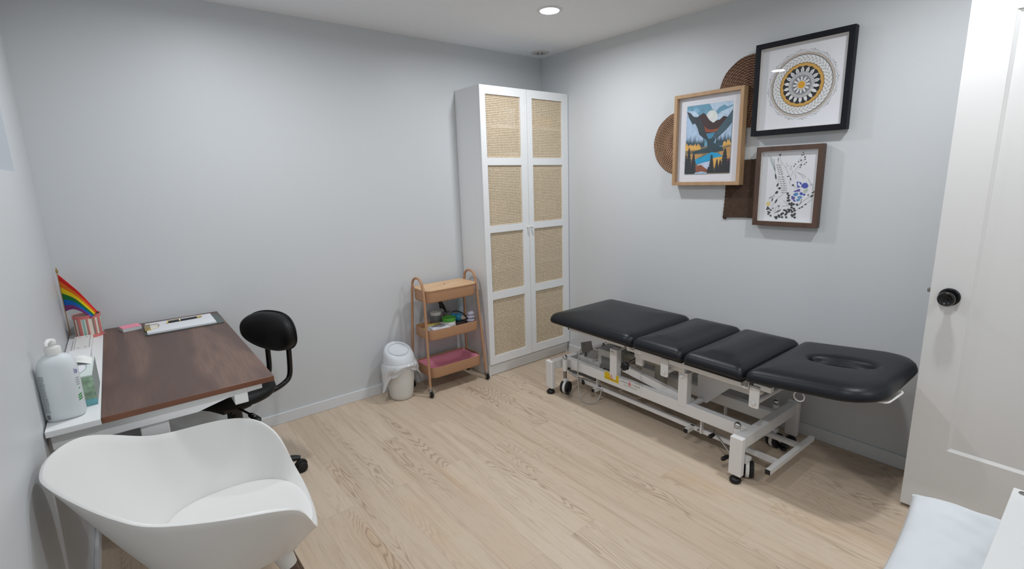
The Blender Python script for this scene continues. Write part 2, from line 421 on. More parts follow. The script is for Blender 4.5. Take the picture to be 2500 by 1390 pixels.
# unseen fill light added in the hall to soften the room's contrast
hx, hy = -1.15, YF-.72
r = empty('ceiling_light', (hx, hy, H), 'added unseen fill light in the hallway outside the open door', 'ceiling light')
MB().lathe([(.0, -.006), (.055, -.006), (.068, -.004), (.072, 0.0), (.0, 0.0)], n=48).build('trim_ring', TRIMP, r, 40)
ld = bpy.data.lights.new('hall_fill_lamp', 'AREA'); ld.shape = 'DISK'; ld.size = .30; ld.energy = 12; ld.color = (0.98, 0.97, 0.95)
lo = bpy.data.objects.new('hall_fill_lamp', ld); COL.objects.link(lo); lo.parent = r; lo.location = (0, 0, -.012)
# round ceiling vent
r = empty('ceiling_vent', (-.125, -.14, H), 'small round white ceiling vent with slots in the corner above the tall cabinet', 'vent')
MB().lathe([(0, -.006), (.045, -.006), (.062, -.004), (.068, 0.0), (0, 0.0)], n=40).build('vent_cover', mat('vent_white', (205, 203, 198), .5), r, 40)
b = MB()
for k in range(6):
    a = 2*PI*k/6 + .3
    b.box((-.011, -.0035, -.0072), (.011, .0035, -.0058), 0, rot=Matrix.Rotation(a, 3, 'Z'), piv=(0, 0, -.0065))
    for v in list(b.bm.verts)[-8:]: v.co += Vector((math.cos(a)*.026, math.sin(a)*.026, 0))
b.build('vent_slots', mat('vent_dark', (52, 48, 44), .7), r)

# ================================================================== OPEN DOOR
XD = -.32
door = struct(empty('door_1', (XD+.0175, -3.425, 0), 'white panelled door standing open at the right, with a black round knob', 'door'))
del door['category']
def dl(x, y, z): return (x-(XD+.0175), y+3.425, z)
Y0, Y1 = -3.412, -2.640
b = MB()
z0, z1 = .018, 2.035
pz = [(.31, 1.93)]
ya, yb_ = -3.29, -2.762
b.box(dl(XD, Y0, z0), dl(XD+.035, ya, z1)); b.box(dl(XD, yb_, z0), dl(XD+.035, Y1, z1))
b.box(dl(XD, ya, z0), dl(XD+.035, yb_, pz[0][0])); b.box(dl(XD, ya, pz[0][1]), dl(XD+.035, yb_, z1))
b.box(dl(XD+.009, ya, pz[0][0]), dl(XD+.026, yb_, pz[0][1]))
# sloping sticking round the recessed panel
for sx, xf, xi in ((1, XD, XD+.009), (-1, XD+.035, XD+.026)):
    w_ = .011; A0, A1, Z0, Z1 = ya, yb_, pz[0][0], pz[0][1]
    o4 = [(A0, Z0), (A1, Z0), (A1, Z1), (A0, Z1)]; i4 = [(A0+w_, Z0+w_), (A1-w_, Z0+w_), (A1-w_, Z1-w_), (A0+w_, Z1-w_)]
    for k in range(4):
        k2 = (k+1) % 4
        b.face([dl(xf+sx*.001, *o4[k]), dl(xf+sx*.001, *o4[k2]), dl(xi, *i4[k2]), dl(xi, *i4[k])])
b.build('door_panel', DOORP, door)
ky, kz = -2.700, .932
k_ = MB().lathe([(0, 0), (.034, 0), (.0335, -.006), (.029, -.009), (.0, -.009)], dl(XD, ky, kz), 'x', 40).build('knob_rose', BLACKM, door, 30)
kn = MB()
kn.lathe([(.0, -.008), (.011, -.008), (.0105, -.022), (.013, -.03), (.021, -.036), (.0265, -.044), (.028, -.052), (.026, -.060), (.0225, -.064), (.021, -.064), (.016, -.060), (.004, -.058), (0, -.058)], dl(XD, ky, kz), 'x', 40)
kn.lathe([(.0, -.0585), (.0065, -.0585), (.006, -.0615), (0, -.0615)], dl(XD, ky, kz), 'x', 20)
kn.build('door_knob', BLACKM, door, 30)
MB().lathe([(0, .035), (.034, .035), (.033, .042), (.012, .045), (.011, .06), (.026, .07), (.027, .09), (.018, .098), (0, .098)], dl(XD, ky, kz), 'x', 32).build('door_knob', BLACKM, door, 30)
b = MB(); b.box(dl(XD+.010, Y1, .945-.006), dl(XD+.024, Y1+.012, .945+.010), .002); b.box(dl(XD+.006, Y1-.001, .945-.028), dl(XD+.028, Y1+.001, .945+.028)); b.build('door_latch', STEEL, door)
b = MB()
for hz in (.22, 1.03, 1.83): b.cyl(dl(XD+.036, Y0-.004, hz-.045), dl(XD+.036, Y0-.004, hz+.045), .006)
b.build('hinge', BLACKM, door, 30)

# ================================================================== TALL CABINET WITH CANE DOORS
CX0, CX1, CD, CH = -.797, .002, -.28, 2.02
cab = empty('cabinet', ((CX0+CX1)/2, -.14, 0), 'tall white cabinet with two doors of woven cane panels in the corner', 'cabinet')
def cl(x, y, z): return (x-(CX0+CX1)/2, y+.14, z)
b = MB(); t = .018
b.box(cl(CX0, CD, 0), cl(CX0+t, -.002, CH), .001); b.box(cl(CX1-t, CD, 0), cl(CX1, -.002, CH), .001)
b.box(cl(CX0+t, CD, CH-t), cl(CX1-t, -.002, CH)); b.box(cl(CX0+t, CD, .062), cl(CX1-t, -.002, .08))
b.box(cl(CX0+t, -.008, .06), cl(CX1-t, -.002, CH-t))
b.box(cl(CX0+t, CD+.004, 0.004), cl(CX1-t, CD+.020, .062))
b.build('carcass', WHITE, cab)
for hz in (.42, .78, 1.13, 1.47, 1.76):
    MB().box(cl(CX0+t, CD+.012, hz), cl(CX1-t, -.008, hz+.018)).build('shelf', WHITE, cab)
CANE = mat('cane_weave', (226, 207, 178), .6, var=.12, vscale=60)
panes = [(.152, .573), (.628, 1.05), (1.098, 1.508), (1.558, 1.965)]
def cane(px0, px1, pz0, pz1):
    b = MB(); nx = 28; nz = int(round((pz1-pz0)/.0112)); yy = -.288
    dx = (px1-px0)/nx; dz = (pz1-pz0)/nz
    for i in range(nx):
        x = px0 + (i+.5)*dx
        b.box(cl(x-dx*.27, yy-.0008, pz0-.004), cl(x+dx*.27, yy+.0004, pz1+.004))
    for j in range(nz):
        z = pz0 + (j+.5)*dz
        b.box(cl(px0-.004, yy-.0020, z-dz*.215), cl(px1+.004, yy-.0008, z+dz*.215))
    return b
for (dx0, dx1, px0, px1, kx) in ((CX0, -.401, -.752, -.458, -.421), (-.398, CX1, -.352, -.059, -.383)):
    d = MB(); yf, yb2 = -.300, -.282
    zt, zb_ = CH, .092
    d.box(cl(dx0, yf, zb_), cl(px0, yb2, zt)); d.box(cl(px1, yf, zb_), cl(dx1-.0, yb2, zt))
    zs = [zb_] + [v for p in panes for v in p] + [zt]
    for k in range(0, len(zs), 2): d.box(cl(px0, yf, zs[k]), cl(px1, yb2, zs[k+1]))
    dd = d.build('cabinet_door', WHITE, cab)
    for p in panes: cane(px0, px1, *p).build('cane_panel', CANE, dd)
    MB().lathe([(0, -.300), (.004, -.300), (.004, -.312), (.0085, -.318), (.0095, -.324), (.007, -.329), (0, -.329)], cl(kx, 0, 1.068), 'y', 20).build('knob', WPLAS, dd, 40)
# things dimly seen through the cane
def cbox(name, x0, x1, z0, z1, c, label, cat, y0=-.262, y1=-.06):
    b = MB().box((x0, y0, z0), (x1, y1, z1), .006)
    return tag(b.build(name, mat(name+'_mat', c, .7, var=.1), loc=((x0+x1)/2, (y0+y1)/2, z0)), label, cat)
cbox('folded_towel', -.245, -.115, 1.778, 1.845, (225, 178, 84), 'folded yellow towel seen through the upper right cane panel', 'towel')
cbox('storage_box', -.60, -.475, 1.778, 1.90, (190, 196, 205), 'pale storage box behind the upper left cane panel', 'box')
cbox('paper_stack', -.62, -.44, 1.488, 1.60, (225, 215, 205), 'stack of pale paper low behind the upper left cane panel', 'paper stack')
cbox('folded_linen', -.74, -.58, 1.148, 1.27, (228, 205, 192), 'folded pinkish linen behind the second cane panel on the left', 'linen')
cbox('file_box', -.30, -.09, 1.148, 1.25, (212, 196, 184), 'beige file box behind the second cane panel on the right', 'box')

# ================================================================== TREATMENT TABLE
TT = empty('treatment_table', (-.37, -1.44, 0), 'white framed treatment table with four black vinyl cushions along the right wall', 'treatment table', rz=-.022)
TTO = Vector((-.37, -1.44, 0))
def tl(x, y, z): return Vector((x, y, z)) - TTO
ZB = .494
def tlc(x, y, z):
    if y < -2.092: z += (-2.092-y)*.100      # head section is tipped up a little
    v = tl(x, y, z); c_, s_ = math.cos(.017), math.sin(.017)
    return Vector((v.x*c_-v.y*s_, v.x*s_+v.y*c_, v.z))
def cushion(y0, y1, x0, x1, h=.068, rnd=.045, crown=.014, hole=None, endr=None):
    """rounded pad; y0>y1. Super-elliptic plan, bulging edge, optional oval face opening"""
    cx, cy = (x0+x1)/2, (y0+y1)/2; hx, hy = (x1-x0)/2, abs(y0-y1)/2
    n = 144
    def plan(a, s):
        # rounded rectangle with separate radii for the far end (negative y)
        r0 = rnd; r1 = endr if endr else rnd
        ca, sa = math.cos(a), math.sin(a)
        ex, ey = max(hx - s, .01), max(hy - s, .01)
        rr = (r1 if sa < 0 else r0); rr = max(rr - s * .6, .012)
        # ray-rounded-rectangle intersection
        lo, hi = 0.0, 2.0
        def inside(t):
            X, Y = abs(ca*t), abs(sa*t)
            if X > ex or Y > ey: return False
            qx, qy = X-(ex-rr), Y-(ey-rr)
            return not (qx > 0 and qy > 0 and qx*qx+qy*qy > rr*rr)
        for _ in range(26):
            m2 = (lo+hi)/2
            if inside(m2): lo = m2
            else: hi = m2
        return ca*lo, sa*lo
    rings = []
    angs = []
    for k in range(n):
        # even spacing around the outline
        per = 2*PI*k/n; angs.append(math.atan2(math.sin(per)*hy, math.cos(per)*hx))
    prof = [(.030, 0.0), (.014, 0.0), (.004, .005), (0.0, .014), (.001, h*.36), (.007, h*.60), (.020, h*.80), (.042, h*.92), (.075, h*.985), (.11, h+crown*.35), (.15, h+crown*.65), (.20, h+crown*.9)]
    sc_ = min(1.0, (.86*min(hx, hy)-.075)/.125)
    prof = [(q[0] if q[0] < .08 else .075+(q[0]-.075)*sc_, q[1]) for q in prof]
    if hole: prof = prof[:8] + [(.058, h*.965), (.074, h)]
    for s_, z in prof: rings.append([tlc(cx+plan(a, s_)[0], cy+plan(a, s_)[1], ZB+z) for a in angs])
    b = MB(); R = [[b.bm.verts.new(p) for p in r] for r in rings]
    for i in range(len(R)-1):
        for k in range(n): b._f([R[i][k], R[i][(k+1) % n], R[i+1][(k+1) % n], R[i+1][k]])
    b._f(list(reversed(R[0])))
    if hole is None:
        c = b.bm.verts.new(tlc(cx, cy, ZB+h+crown))
        for k in range(n): b._f([R[-1][k], R[-1][(k+1) % n], c])
    else:
        hxc, hyc, ra, rb = hole
        prev = R[-1]
        for (s_, z) in ((.034, .001), (.022, .0), (.012, -.004), (.005, -.011), (.001, -.020), (-.002, -.034), (-.012, -.041), (-.03, -.042)):
            ring = [b.bm.verts.new(tlc(hxc + math.cos(a)*(ra+s_*1.6), hyc + math.sin(a)*(rb+s_*.9), ZB+h+z)) for a in angs]
            for k in range(n): b._f([prev[k], prev[(k+1) % n], ring[(k+1) % n], ring[k]])
            prev = ring
        b._f(list(reversed(prev)))
    return b
FXC, BXC = -.668, -.052
c1 = cushion(-.775, -1.455, FXC, BXC, rnd=.05).build('cushion', VINYL, TT, 60, label='longest black vinyl cushion, at the cabinet end')
cushion(-1.461, -1.772, FXC, BXC, rnd=.022).build('cushion', VINYL, TT, 60, label='short black vinyl cushion next to the longest one')
cushion(-1.778, -2.088, FXC, BXC, rnd=.022).build('cushion', VINYL, TT, 60, label='short black vinyl cushion next to the face hole section')
cushion(-2.094, -2.612, FXC, BXC+.006, rnd=.022, endr=.15, crown=.030, hole=(-.352, -2.375, .054, .128)).build('headrest_cushion', VINYL, TT, 60, label='black vinyl head cushion with an oval face hole')
# boards under cushions
b = MB()
for y0, y1 in ((-.80, -1.45), (-1.466, -1.767), (-1.783, -2.083)): b.box(tl(FXC+.03, y0, ZB-.012), tl(BXC-.03, y1, ZB+.001))
b.bar(tlc(-.36, -2.10, ZB-.005), tlc(-.36, -2.42, ZB-.005), .50, .012)
b.build('cushion_board', mat('dark_board_under', (30, 29, 28), .8), TT)
# upper frame
b = MB()
XF0, XF1 = -.60, -.57
b.box(tl(XF0, -.93, .450), tl(XF1, -1.36, .480), .003); b.box(tl(-.15, -.93, .450), tl(-.12, -1.36, .480), .003)
b.box(tl(XF0, -1.38, .440), tl(XF1, -2.10, .482), .003); b.box(tl(-.15, -1.38, .440), tl(-.12, -2.10, .482), .003)
b.box(tl(XF0, -1.40, .450), tl(-.12, -1.44, .48), .002); b.box(tl(XF0, -2.06, .450), tl(-.12, -2.10, .48), .002); b.box(tl(XF0, -.90, .450), tl(-.12, -.935, .48), .002)
b.box(tl(XF0, -2.12, .455), tl(XF1, -2.20, .482), .003); b.box(tl(-.15, -2.12, .455), tl(-.12, -2.20, .482), .002)
b.build('upper_frame', WMET, TT)
MB().box(tl(XF0-.001, -.893, .452), tl(XF1+.002, -.901, .478), .001).build('end_cap', BPLAS, TT)
# under-frame channel (second layer) between the hangers
b = MB()
b.box(tl(-.555, -1.40, .395), tl(-.515, -1.73, .440), .003); b.box(tl(-.545, -1.40, .350), tl(-.525, -1.45, .44), .002)
b.box(tl(-.575, -1.455, .410), tl(-.560, -1.62, .444)); 
b.box(tl(-.24, -1.40, .395), tl(-.20, -2.08, .440), .003)
b.build('lift_channel', WMET, TT)
def bolt(p, ax='x', r=.011, name='bolt', mt=WMET):
    v = Vector(p); M2 = Matrix.Rotation(0, 3, 'Z')
    return MB().lathe([(0, 0), (r, 0), (r, -.003), (r*.75, -.0075), (r*.3, -.010), (0, -.010)], v, 'x', 20).build(name, mt, TT, 40)
for y in (-1.642, -2.130):
    b = MB(); yy = y+TTO.y*0
    prof = [(-.023, .0), (.023, .0), (.023, -.100), (.018, -.106), (-.018, -.106), (-.023, -.100)]
    M2 = Matrix(((0, 0, 1, -.605-TTO.x), (1, 0, 0, y-TTO.y), (0, 1, 0, .470), (0, 0, 0, 1)))
    b.prism(prof, .006, M2)
    b.box(tl(-.605, y-.023, .46), tl(-.56, y+.023, .470))
    b.build('hanger_bracket', WMET, TT, 30)
    bolt(tl(-.605, y, .388))
    MB().cyl(tl(-.60, y, .388), tl(-.13, y, .388), .014).build('pivot_tube', WMET, TT, 40)
    MB().prism([(p[0], p[1]) for p in prof], .006, Matrix(((0, 0, 1, -.125-TTO.x), (1, 0, 0, y-TTO.y), (0, 1, 0, .470), (0, 0, 0, 1)))).build('hanger_bracket', WMET, TT)
# lift arm plates
Mx = lambda x: Matrix(((0, 0, 1, x-TTO.x), (1, 0, 0, -TTO.y), (0, 1, 0, 0), (0, 0, 0, 1)))
poly = [(-1.715, .362), (-2.075, .362), (-2.075, .322), (-1.90, .322), (-1.775, .195), (-1.728, .198), (-1.715, .215)]
b = MB(); b.prism(poly, .005, Mx(-.400)); b.box(tl(-.400, -1.71, .357), tl(-.37, -2.075, .363)); b.build('lift_plate', WMET, TT)
b = MB(); b.prism(poly, .005, Mx(-.230)); b.build('lift_plate', WMET, TT)
MB().cyl(tl(-.50, -1.745, .205), tl(-.10, -1.745, .205), .016).build('lift_axle', WMET, TT, 40)
for xx_ in (-.49, -.16): MB().bar(tl(xx_, -1.745, .215), tl(xx_, -1.27, .275), .028, .042).build('lift_arm', WMET, TT)
# base
ZR = .225
def leg(x0, x1, yc):
    b = MB(); b.box(tl(x0, yc-.030, .040), tl(x1, yc+.030, ZR+.004), .003)
    o = b.build('leg', WMET, TT)
    c = tl((x0+x1)/2, yc, 0)
    MB().lathe([(0, .0), (.021, 0), (.026, .005), (.027, .013), (.022, .022), (.012, .027), (.008, .045), (0, .045)], c, 'z', 28).build('levelling_foot', BPLAS, o, 40)
    return o
YL_, YR_ = -.792, -2.100
for yc in (YL_, YR_):
    leg(-.682, -.650, yc); leg(-.118, -.086, yc)
    b = MB(); b.box(tl(-.650, yc-.022, .165), tl(-.118, yc+.022, ZR), .004); b.build('crossbar', WMET, TT)
for x0, x1 in ((-.545, -.505), (-.300, -.262)):
    b = MB(); b.box(tl(x0, YL_-.02, .160), tl(x1, YR_+.02, ZR-.001), .004); b.build('side_rail', WMET, TT)
XRF = -.546
for yc in (-1.233, -1.718):
    b = MB(); b.box(tl(-.547, yc-.028, .20), tl(-.503, yc+.028, .396), .004)
    b.bar(tl(-.525, yc, .39), tl(-.27, yc, .39), .04, .02)
    b.build('post', WMET, TT); bolt(tl(-.547, yc+.006, .372), r=.013)
    b = MB(); b.box(tl(-.300, yc-.028, .20), tl(-.262, yc+.028, .396), .004); b.build('post', WMET, TT)
# casters with lift screws
def caster(x, y, ped, th=-70, off=(0, -.006)):
    MW = Matrix.Rotation(math.radians(th), 3, 'Z')
    o = MB().cyl(tl(x, y, .155), tl(x, y, .236), .0165, 20).build('caster_sleeve', WMET, TT, 40)
    MB().lathe([(0, -.017), (.006, -.017), (.0145, -.009), (.017, 0), (.0145, .009), (.007, .0155), (0, .017)], tl(x, y, .250), 'z', 24).build('ball_cap', CHROME, o, 60)
    MB().cyl(tl(x, y, .100), tl(x, y, .157), .0115, 16).build('lift_screw', STEEL, o, 40)
    b = MB(); xs, ys = x, y; x += off[0]; wy = y + off[1]
    for dx in (-.019, .019): b.lathe([(0, dx-.010), (.026, dx-.010), (.036, dx-.009), (.0405, dx-.004), (.0405, dx+.004), (.036, dx+.009), (.026, dx+.010), (0, dx+.010)], tl(x, wy, .0415), 'x', 36, M=MW)
    b.build('wheel', BRUB, o, 40)
    b = MB(); b.lathe([(0, -.008), (.041, -.008), (.043, 0), (.041, .008), (0, .008)], tl(x, wy, .0425), 'x', 36, M=MW)
    b.lathe([(0, -.0305), (.024, -.0300), (.026, -.0285), (0, -.0285)], tl(x, wy, .0415), 'x', 28, M=MW)
    b.box(tl(min(x, xs)-.016, min(wy, ys)-.012, .080), tl(max(x, xs)+.016, max(wy, ys)+.012, .102), .004)
    b.build('caster_body', WPLAS, o, 40)
    if ped:
        b = MB(); b.tube([tl(x-.005, wy-.035, .035), tl(x-.035, wy-.055, .030), tl(x-.055, wy-.075, .033)], [.008, .010, .011], 12, flat=(1.3, .7)); b.build('brake_pedal', BPLAS, o, 50)
caster(-.588, -.850, True); caster(-.605, -2.062, False, -60, (.020, -.050)); caster(-.222, -2.062, True, -98); caster(-.222, -.850, False, -80)
# foot control bar around the base
b = MB(); zf, s_ = .078, .022
b.bar(tl(-.487, -.90, zf), tl(-.487, -2.205, zf), s_, s_); b.bar(tl(-.262, -.90, zf), tl(-.262, -2.205, zf), s_, s_)
b.bar(tl(-.60, -2.215, zf), tl(-.135, -2.215, zf), s_, s_)
b.bar(tl(-.487, -1.075, zf), tl(-.555, -1.075, zf), s_, s_); b.bar(tl(-.487, -1.755, zf), tl(-.555, -1.755, zf), s_, s_)
b.build('foot_control_bar', WMET, TT)
for p_, q_, t_ in ((-.495, -1.06, .165), (-.500, -1.815, .168), (-.27, -1.815, .20)): MB().bar(tl(p_, q_, .07), tl(p_, q_, t_), .022, .008, up=(0, 1, 0)).build('bar_link', WMET, TT)
for p, q in (((-.600, -2.215, zf), (-.603, -2.215, zf)), ((-.555, -1.075, zf), (-.558, -1.075, zf)), ((-.555, -1.755, zf), (-.558, -1.755, zf))):
    MB().bar(tl(*p), tl(*q), s_+.0006, s_+.0006).build('end_cap', BPLAS, TT)
for p in ((-.507, -1.80, .175), (-.507, -1.80, .085)): MB().lathe([(0, 0), (.007, 0), (.007, -.004), (0, -.004)], tl(*p), 'x', 6).build('bolt', STEEL, TT)
# locking levers
def lever(a, b_, c, r=.0045):
    o = MB().tube([tl(*a), tl(*b_)], r, 10).build('locking_lever', CHROME, TT, 40)
    MB().tube([tl(*b_), tl(*[b_[i] + (c[i]-b_[i])*.15 for i in range(3)]), tl(*[b_[i] + (c[i]-b_[i])*.8 for i in range(3)]), tl(*c)], [.006, .0095, .011, .006], 14).build('lever_grip', BPLAS, o, 50)
lever((-.50, -1.885, .120), (-.530, -1.905, .112), (-.572, -1.900, .108))
MB().tube([tl(-.515, -1.895, .117), tl(-.585, -2.030, .075)], .0045, 10).build('locking_lever', CHROME, TT, 40)
lever((-.585, -2.030, .075), (-.600, -2.025, .072), (-.645, -2.015, .066))
lever((-.575, -.875, .150), (-.545, -.97, .112), (-.580, -1.015, .110), .008)
lever((-.24, -2.08, .06), (-.255, -2.115, .05), (-.265, -2.16, .047))
# lever rods at the cabinet end
b = MB(); b.bar(tl(-.56, -.86, .150), tl(-.44, -.93, .095), .03, .012); b.bar(tl(-.46, -.90, .11), tl(-.455, -1.0, .10), .02, .02); b.build('caster_linkage', GREYP, TT)
MB().bar(tl(-.575, -.84, .155), tl(-.40, -.83, .165), .016, .012).build('caster_linkage', STEEL, TT)
# adjusting knob under the frame
k = MB().tube([tl(-.615, -1.385, .352), tl(-.42, -1.40, .405)], .0065, 12).build('knob_rod', STEEL, TT, 40)
b = MB(); M3 = Matrix.Rotation(-PI/2+.25, 3, 'Y')
prof = [(0, -.014), (.020, -.014), (.024, -.010), (.024, .008), (.014, .014), (0, .014)]
rings = []
for r_, h_ in prof: rings.append([tl(-.618, -1.385, .350) + M3 @ Vector((math.cos(2*PI*q/48)*r_*(1+.09*math.cos(6*2*PI*q/48)), math.sin(2*PI*q/48)*r_*(1+.09*math.cos(6*2*PI*q/48)), h_)) for q in range(48)])
b.ring_tube(rings); b.build('adjusting_knob', BPLAS, TT, 50)
# motor, actuator and electrics
o = MB().box(tl(-.47, -.86, .20), tl(-.31, -1.05, .235), .004).build('control_box', mat('control_box_grey', (205, 203, 200), .5), TT)
b = MB(); b.box(tl(-.47, -1.03, .225), tl(-.33, -1.19, .335), .012); b.build('motor_housing', mat('motor_grey', (200, 200, 197), .45), TT, 40)
b = MB(); b.box(tl(-.475, -1.07, .215), tl(-.470, -1.19, .29)); b.build('motor_grille', GREYP, TT)
b = MB(); b.box(tl(-.30, -1.0, .21), tl(-.17, -1.20, .30), .01); b.build('actuator_housing', GREYP, TT, 40)
b = MB(); b.cyl(tl(-.38, -1.15, .30), tl(-.38, -1.62, .335), .022); b.cyl(tl(-.38, -1.46, .335), tl(-.38, -1.46, .17), .036, 28); b.build('actuator', mat('actuator_cream', (178, 174, 160), .5), TT, 40)
# grey bracket standing on the crossbar end
M4 = Matrix(((.9, .1, 0, 0), (0, 0, 1, 0), (0, 1, 0, 0), (0, 0, 0, 1)))
b = MB(); br_ = MB()
b.prism([(0, 0), (.075, .012), (.062, .085), (-.008, .070)], .003, Matrix.Translation(tl(-.475, -.895, .265)) @ Matrix.Rotation(.9, 4, 'Z').inverted() @ Matrix(((1, 0, 0, 0), (0, 0, 1, 0), (0, 1, 0, 0), (0, 0, 0, 1))))
b.bar(tl(-.452, -.905, .22), tl(-.450, -.905, .30), .018, .006, up=(0, 1, 0))
b.build('support_bracket', GREYP, TT)
CABLE = mat('cable_grey', (178, 176, 170), .5)
MB().tube(smoothed([tl(-.45, -.91, .31), tl(-.475, -.91, .318), tl(-.535, -.935, .295), tl(-.56, -.945, .24), tl(-.572, -.955, .14), tl(-.575, -.965, .06), tl(-.60, -1.00, .018), tl(-.61, -1.05, .008), tl(-.585, -1.10, .010), tl(-.54, -1.11, .03), tl(-.50, -1.10, .08)], 6), .0036, 10).build('power_cable', CABLE, TT, 60)
b = MB()
b.tube(smoothed([tl(-.44, -.91, .25), tl(-.44, -.95, .285), tl(-.45, -1.03, .29), tl(-.45, -1.10, .275), tl(-.45, -1.18, .23)], 6), .006, 10)
b.tube(smoothed([tl(-.44, -.99, .24), tl(-.45, -1.01, .272), tl(-.46, -1.03, .26), tl(-.468, -1.00, .235), tl(-.47, -.985, .23)], 6), .004, 8)
b.build('motor_cable', CABLE, TT, 60)
# ring pull under the head section, wire paper holder at the end
b = MB(); b.tube([tl(-.61, -2.322+math.cos(a)*.021, .489+math.sin(a)*.021) for a in [2*PI*q/32 for q in range(32)]], .0028, 8, closed=True); b.build('ring_pull', WMET, TT, 60)
b = MB(); b.tube(smoothed([tl(-.54, -2.48, .530), tl(-.54, -2.592, .538), tl(-.532, -2.606, .539), tl(-.515, -2.612, .539), tl(-.40, -2.618, .539), tl(-.385, -2.614, .539), tl(-.378, -2.602, .539), tl(-.378, -2.50, .530)], 4), .0042, 10); b.build('end_handle', WMET, TT, 60)
# stickers
SX = -.5462
YEL = mat('sticker_yellow', (222, 186, 12), .45); ORG = mat('sticker_orange', (214, 84, 20), .5); INK = mat('ink_dark', (46, 46, 48), .6); PALEY = mat('sticker_edge', (235, 215, 120), .5)
def sm(y, z, dx=0): return tl(SX-dx, y, z)
b = MB(); ya_, yb__, za, zb2 = -1.163, -1.279, .187, .236
b.use(PALEY); b.box(sm(ya_, za), sm(yb__, zb2, .0004))
b.use(YEL); b.box(sm(ya_-.003, za+.003, .0004), sm(yb__+.003, zb2-.002, .0007))
b.use(ORG)
tri = [(0, .0175), (-.0145, -.0085), (.0145, -.0085)]
cyy, czz = -1.221, .2135
def rngtri(k): return [(cyy+q[0]*k, czz+q[1]*k) for q in tri]
T1, T2 = rngtri(1.0), rngtri(.62)
for i in range(3):
    j = (i+1) % 3
    b.face([sm(*T1[i], .0009), sm(*T1[j], .0009), sm(*T2[j], .0009), sm(*T2[i], .0009)])
b.face([sm(cyy-.0012, czz+.007, .0009), sm(cyy+.0012, czz+.007, .0009), sm(cyy+.0008, czz-.001, .0009), sm(cyy-.0008, czz-.001, .0009)])
b.face([sm(cyy-.001, czz-.0022, .0009), sm(cyy+.001, czz-.0022, .0009), sm(cyy+.001, czz-.0042, .0009), sm(cyy-.001, czz-.0042, .0009)])
b.use(INK)
yy = ya_-.006
while yy > yb__+.008:
    l_ = random.uniform(.0015, .0035); b.face([sm(yy, .1965, .0009), sm(yy-l_, .1965, .0009), sm(yy-l_, .1985, .0009), sm(yy, .1985, .0009)]); yy -= l_+.001
b.build('warning_sticker', None, TT)
b = MB(); REDL = mat('logo_red', (205, 60, 72), .5); b.use(WPLAS); b.box(sm(-1.286, .186), sm(-1.450, .228, .0003))
b.use(INK)
def txm(y, z, dx): return Matrix(((0, 0, -1, SX-dx-TTO.x), (-1, 0, 0, y-TTO.y), (0, 1, 0, z), (0, 0, 0, 1)))
for ch, y in zip('CHAO', (-1.296, -1.311, -1.326, -1.341)): add_text(b, ch, .0135, txm(y, .213, .0006), .0004)
for ch, y in zip('YANG', (-1.388, -1.403, -1.418, -1.433)): add_text(b, ch, .0135, txm(y, .213, .0006), .0004)
b.use(REDL)
cy0, cz0 = -1.364, .2125
pts = [(cy0+math.cos(2*PI*q/36)*.0115, cz0+math.sin(2*PI*q/36)*.0115) for q in range(36)]
b.face([sm(*q, .0006) for q in pts])
b.use(WPLAS)
for strip in ([(-.0085, .003), (-.002, .0055), (-.001, -.001), (-.006, -.006)], [(.001, .008), (.0075, .0055), (.003, .001), (.001, .0045)], [(.002, -.001), (.0075, .001), (.0045, -.0085), (0.001, -.006)]):
    l0 = smoothed([Vector((cy0-p[0], cz0+p[1], 0)) for p in strip], 5)
    for i in range(len(l0)-1):
        d = (l0[i+1]-l0[i]); nrm = Vector((-d.y, d.x, 0)).normalized()*.0009
        b.face([sm((l0[i]-nrm).x, (l0[i]-nrm).y, .0009), sm((l0[i+1]-nrm).x, (l0[i+1]-nrm).y, .0009), sm((l0[i+1]+nrm).x, (l0[i+1]+nrm).y, .0009), sm((l0[i]+nrm).x, (l0[i]+nrm).y, .0009)])
b.use(mat('ink_grey', (150, 148, 146), .6))
for zz in (.1965, .1925):
    yy = -1.318
    while yy > -1.418:
        l_ = random.uniform(.002, .006); b.face([sm(yy, zz, .0006), sm(yy-l_, zz, .0006), sm(yy-l_, zz+.002, .0006), sm(yy, zz+.002, .0006)]); yy -= l_+.0012
b.build('maker_label', None, TT)

# ================================================================== DESK
WALNUT = wood_mat('walnut_board', (118, 90, 76), (82, 60, 53), 1, .8, .42, .9, 30.0)
WALNUT_E = wood_mat('walnut_edge', (124, 78, 54), (96, 58, 40), 0, 1.0, .4, .5)
DK = empty('desk', (-2.685, -.615, 0), 'white standing-frame desk topped with a dark walnut board in the left corner', 'desk')
def kl(x, y, z): return (x+2.685, y+.615, z)
b = MB(); b.use(WALNUT); b.box(kl(-2.858, -1.228, .7300), kl(-2.383, -.004, .750), .002, 2)
for f in b.bm.faces:
    if abs(f.normal.z) < .5: pass
o = b.build('walnut_top', None, DK); o.data.materials.append(WALNUT_E)
for p in o.data.polygons:
    if p.normal.y < -.8 or p.normal.x > .8: p.material_index = 1
b = MB(); b.box(kl(XL+.004, -1.228, .7280), kl(-2.859, -.004, .7475), .002); b.build('white_top', WHITE, DK)
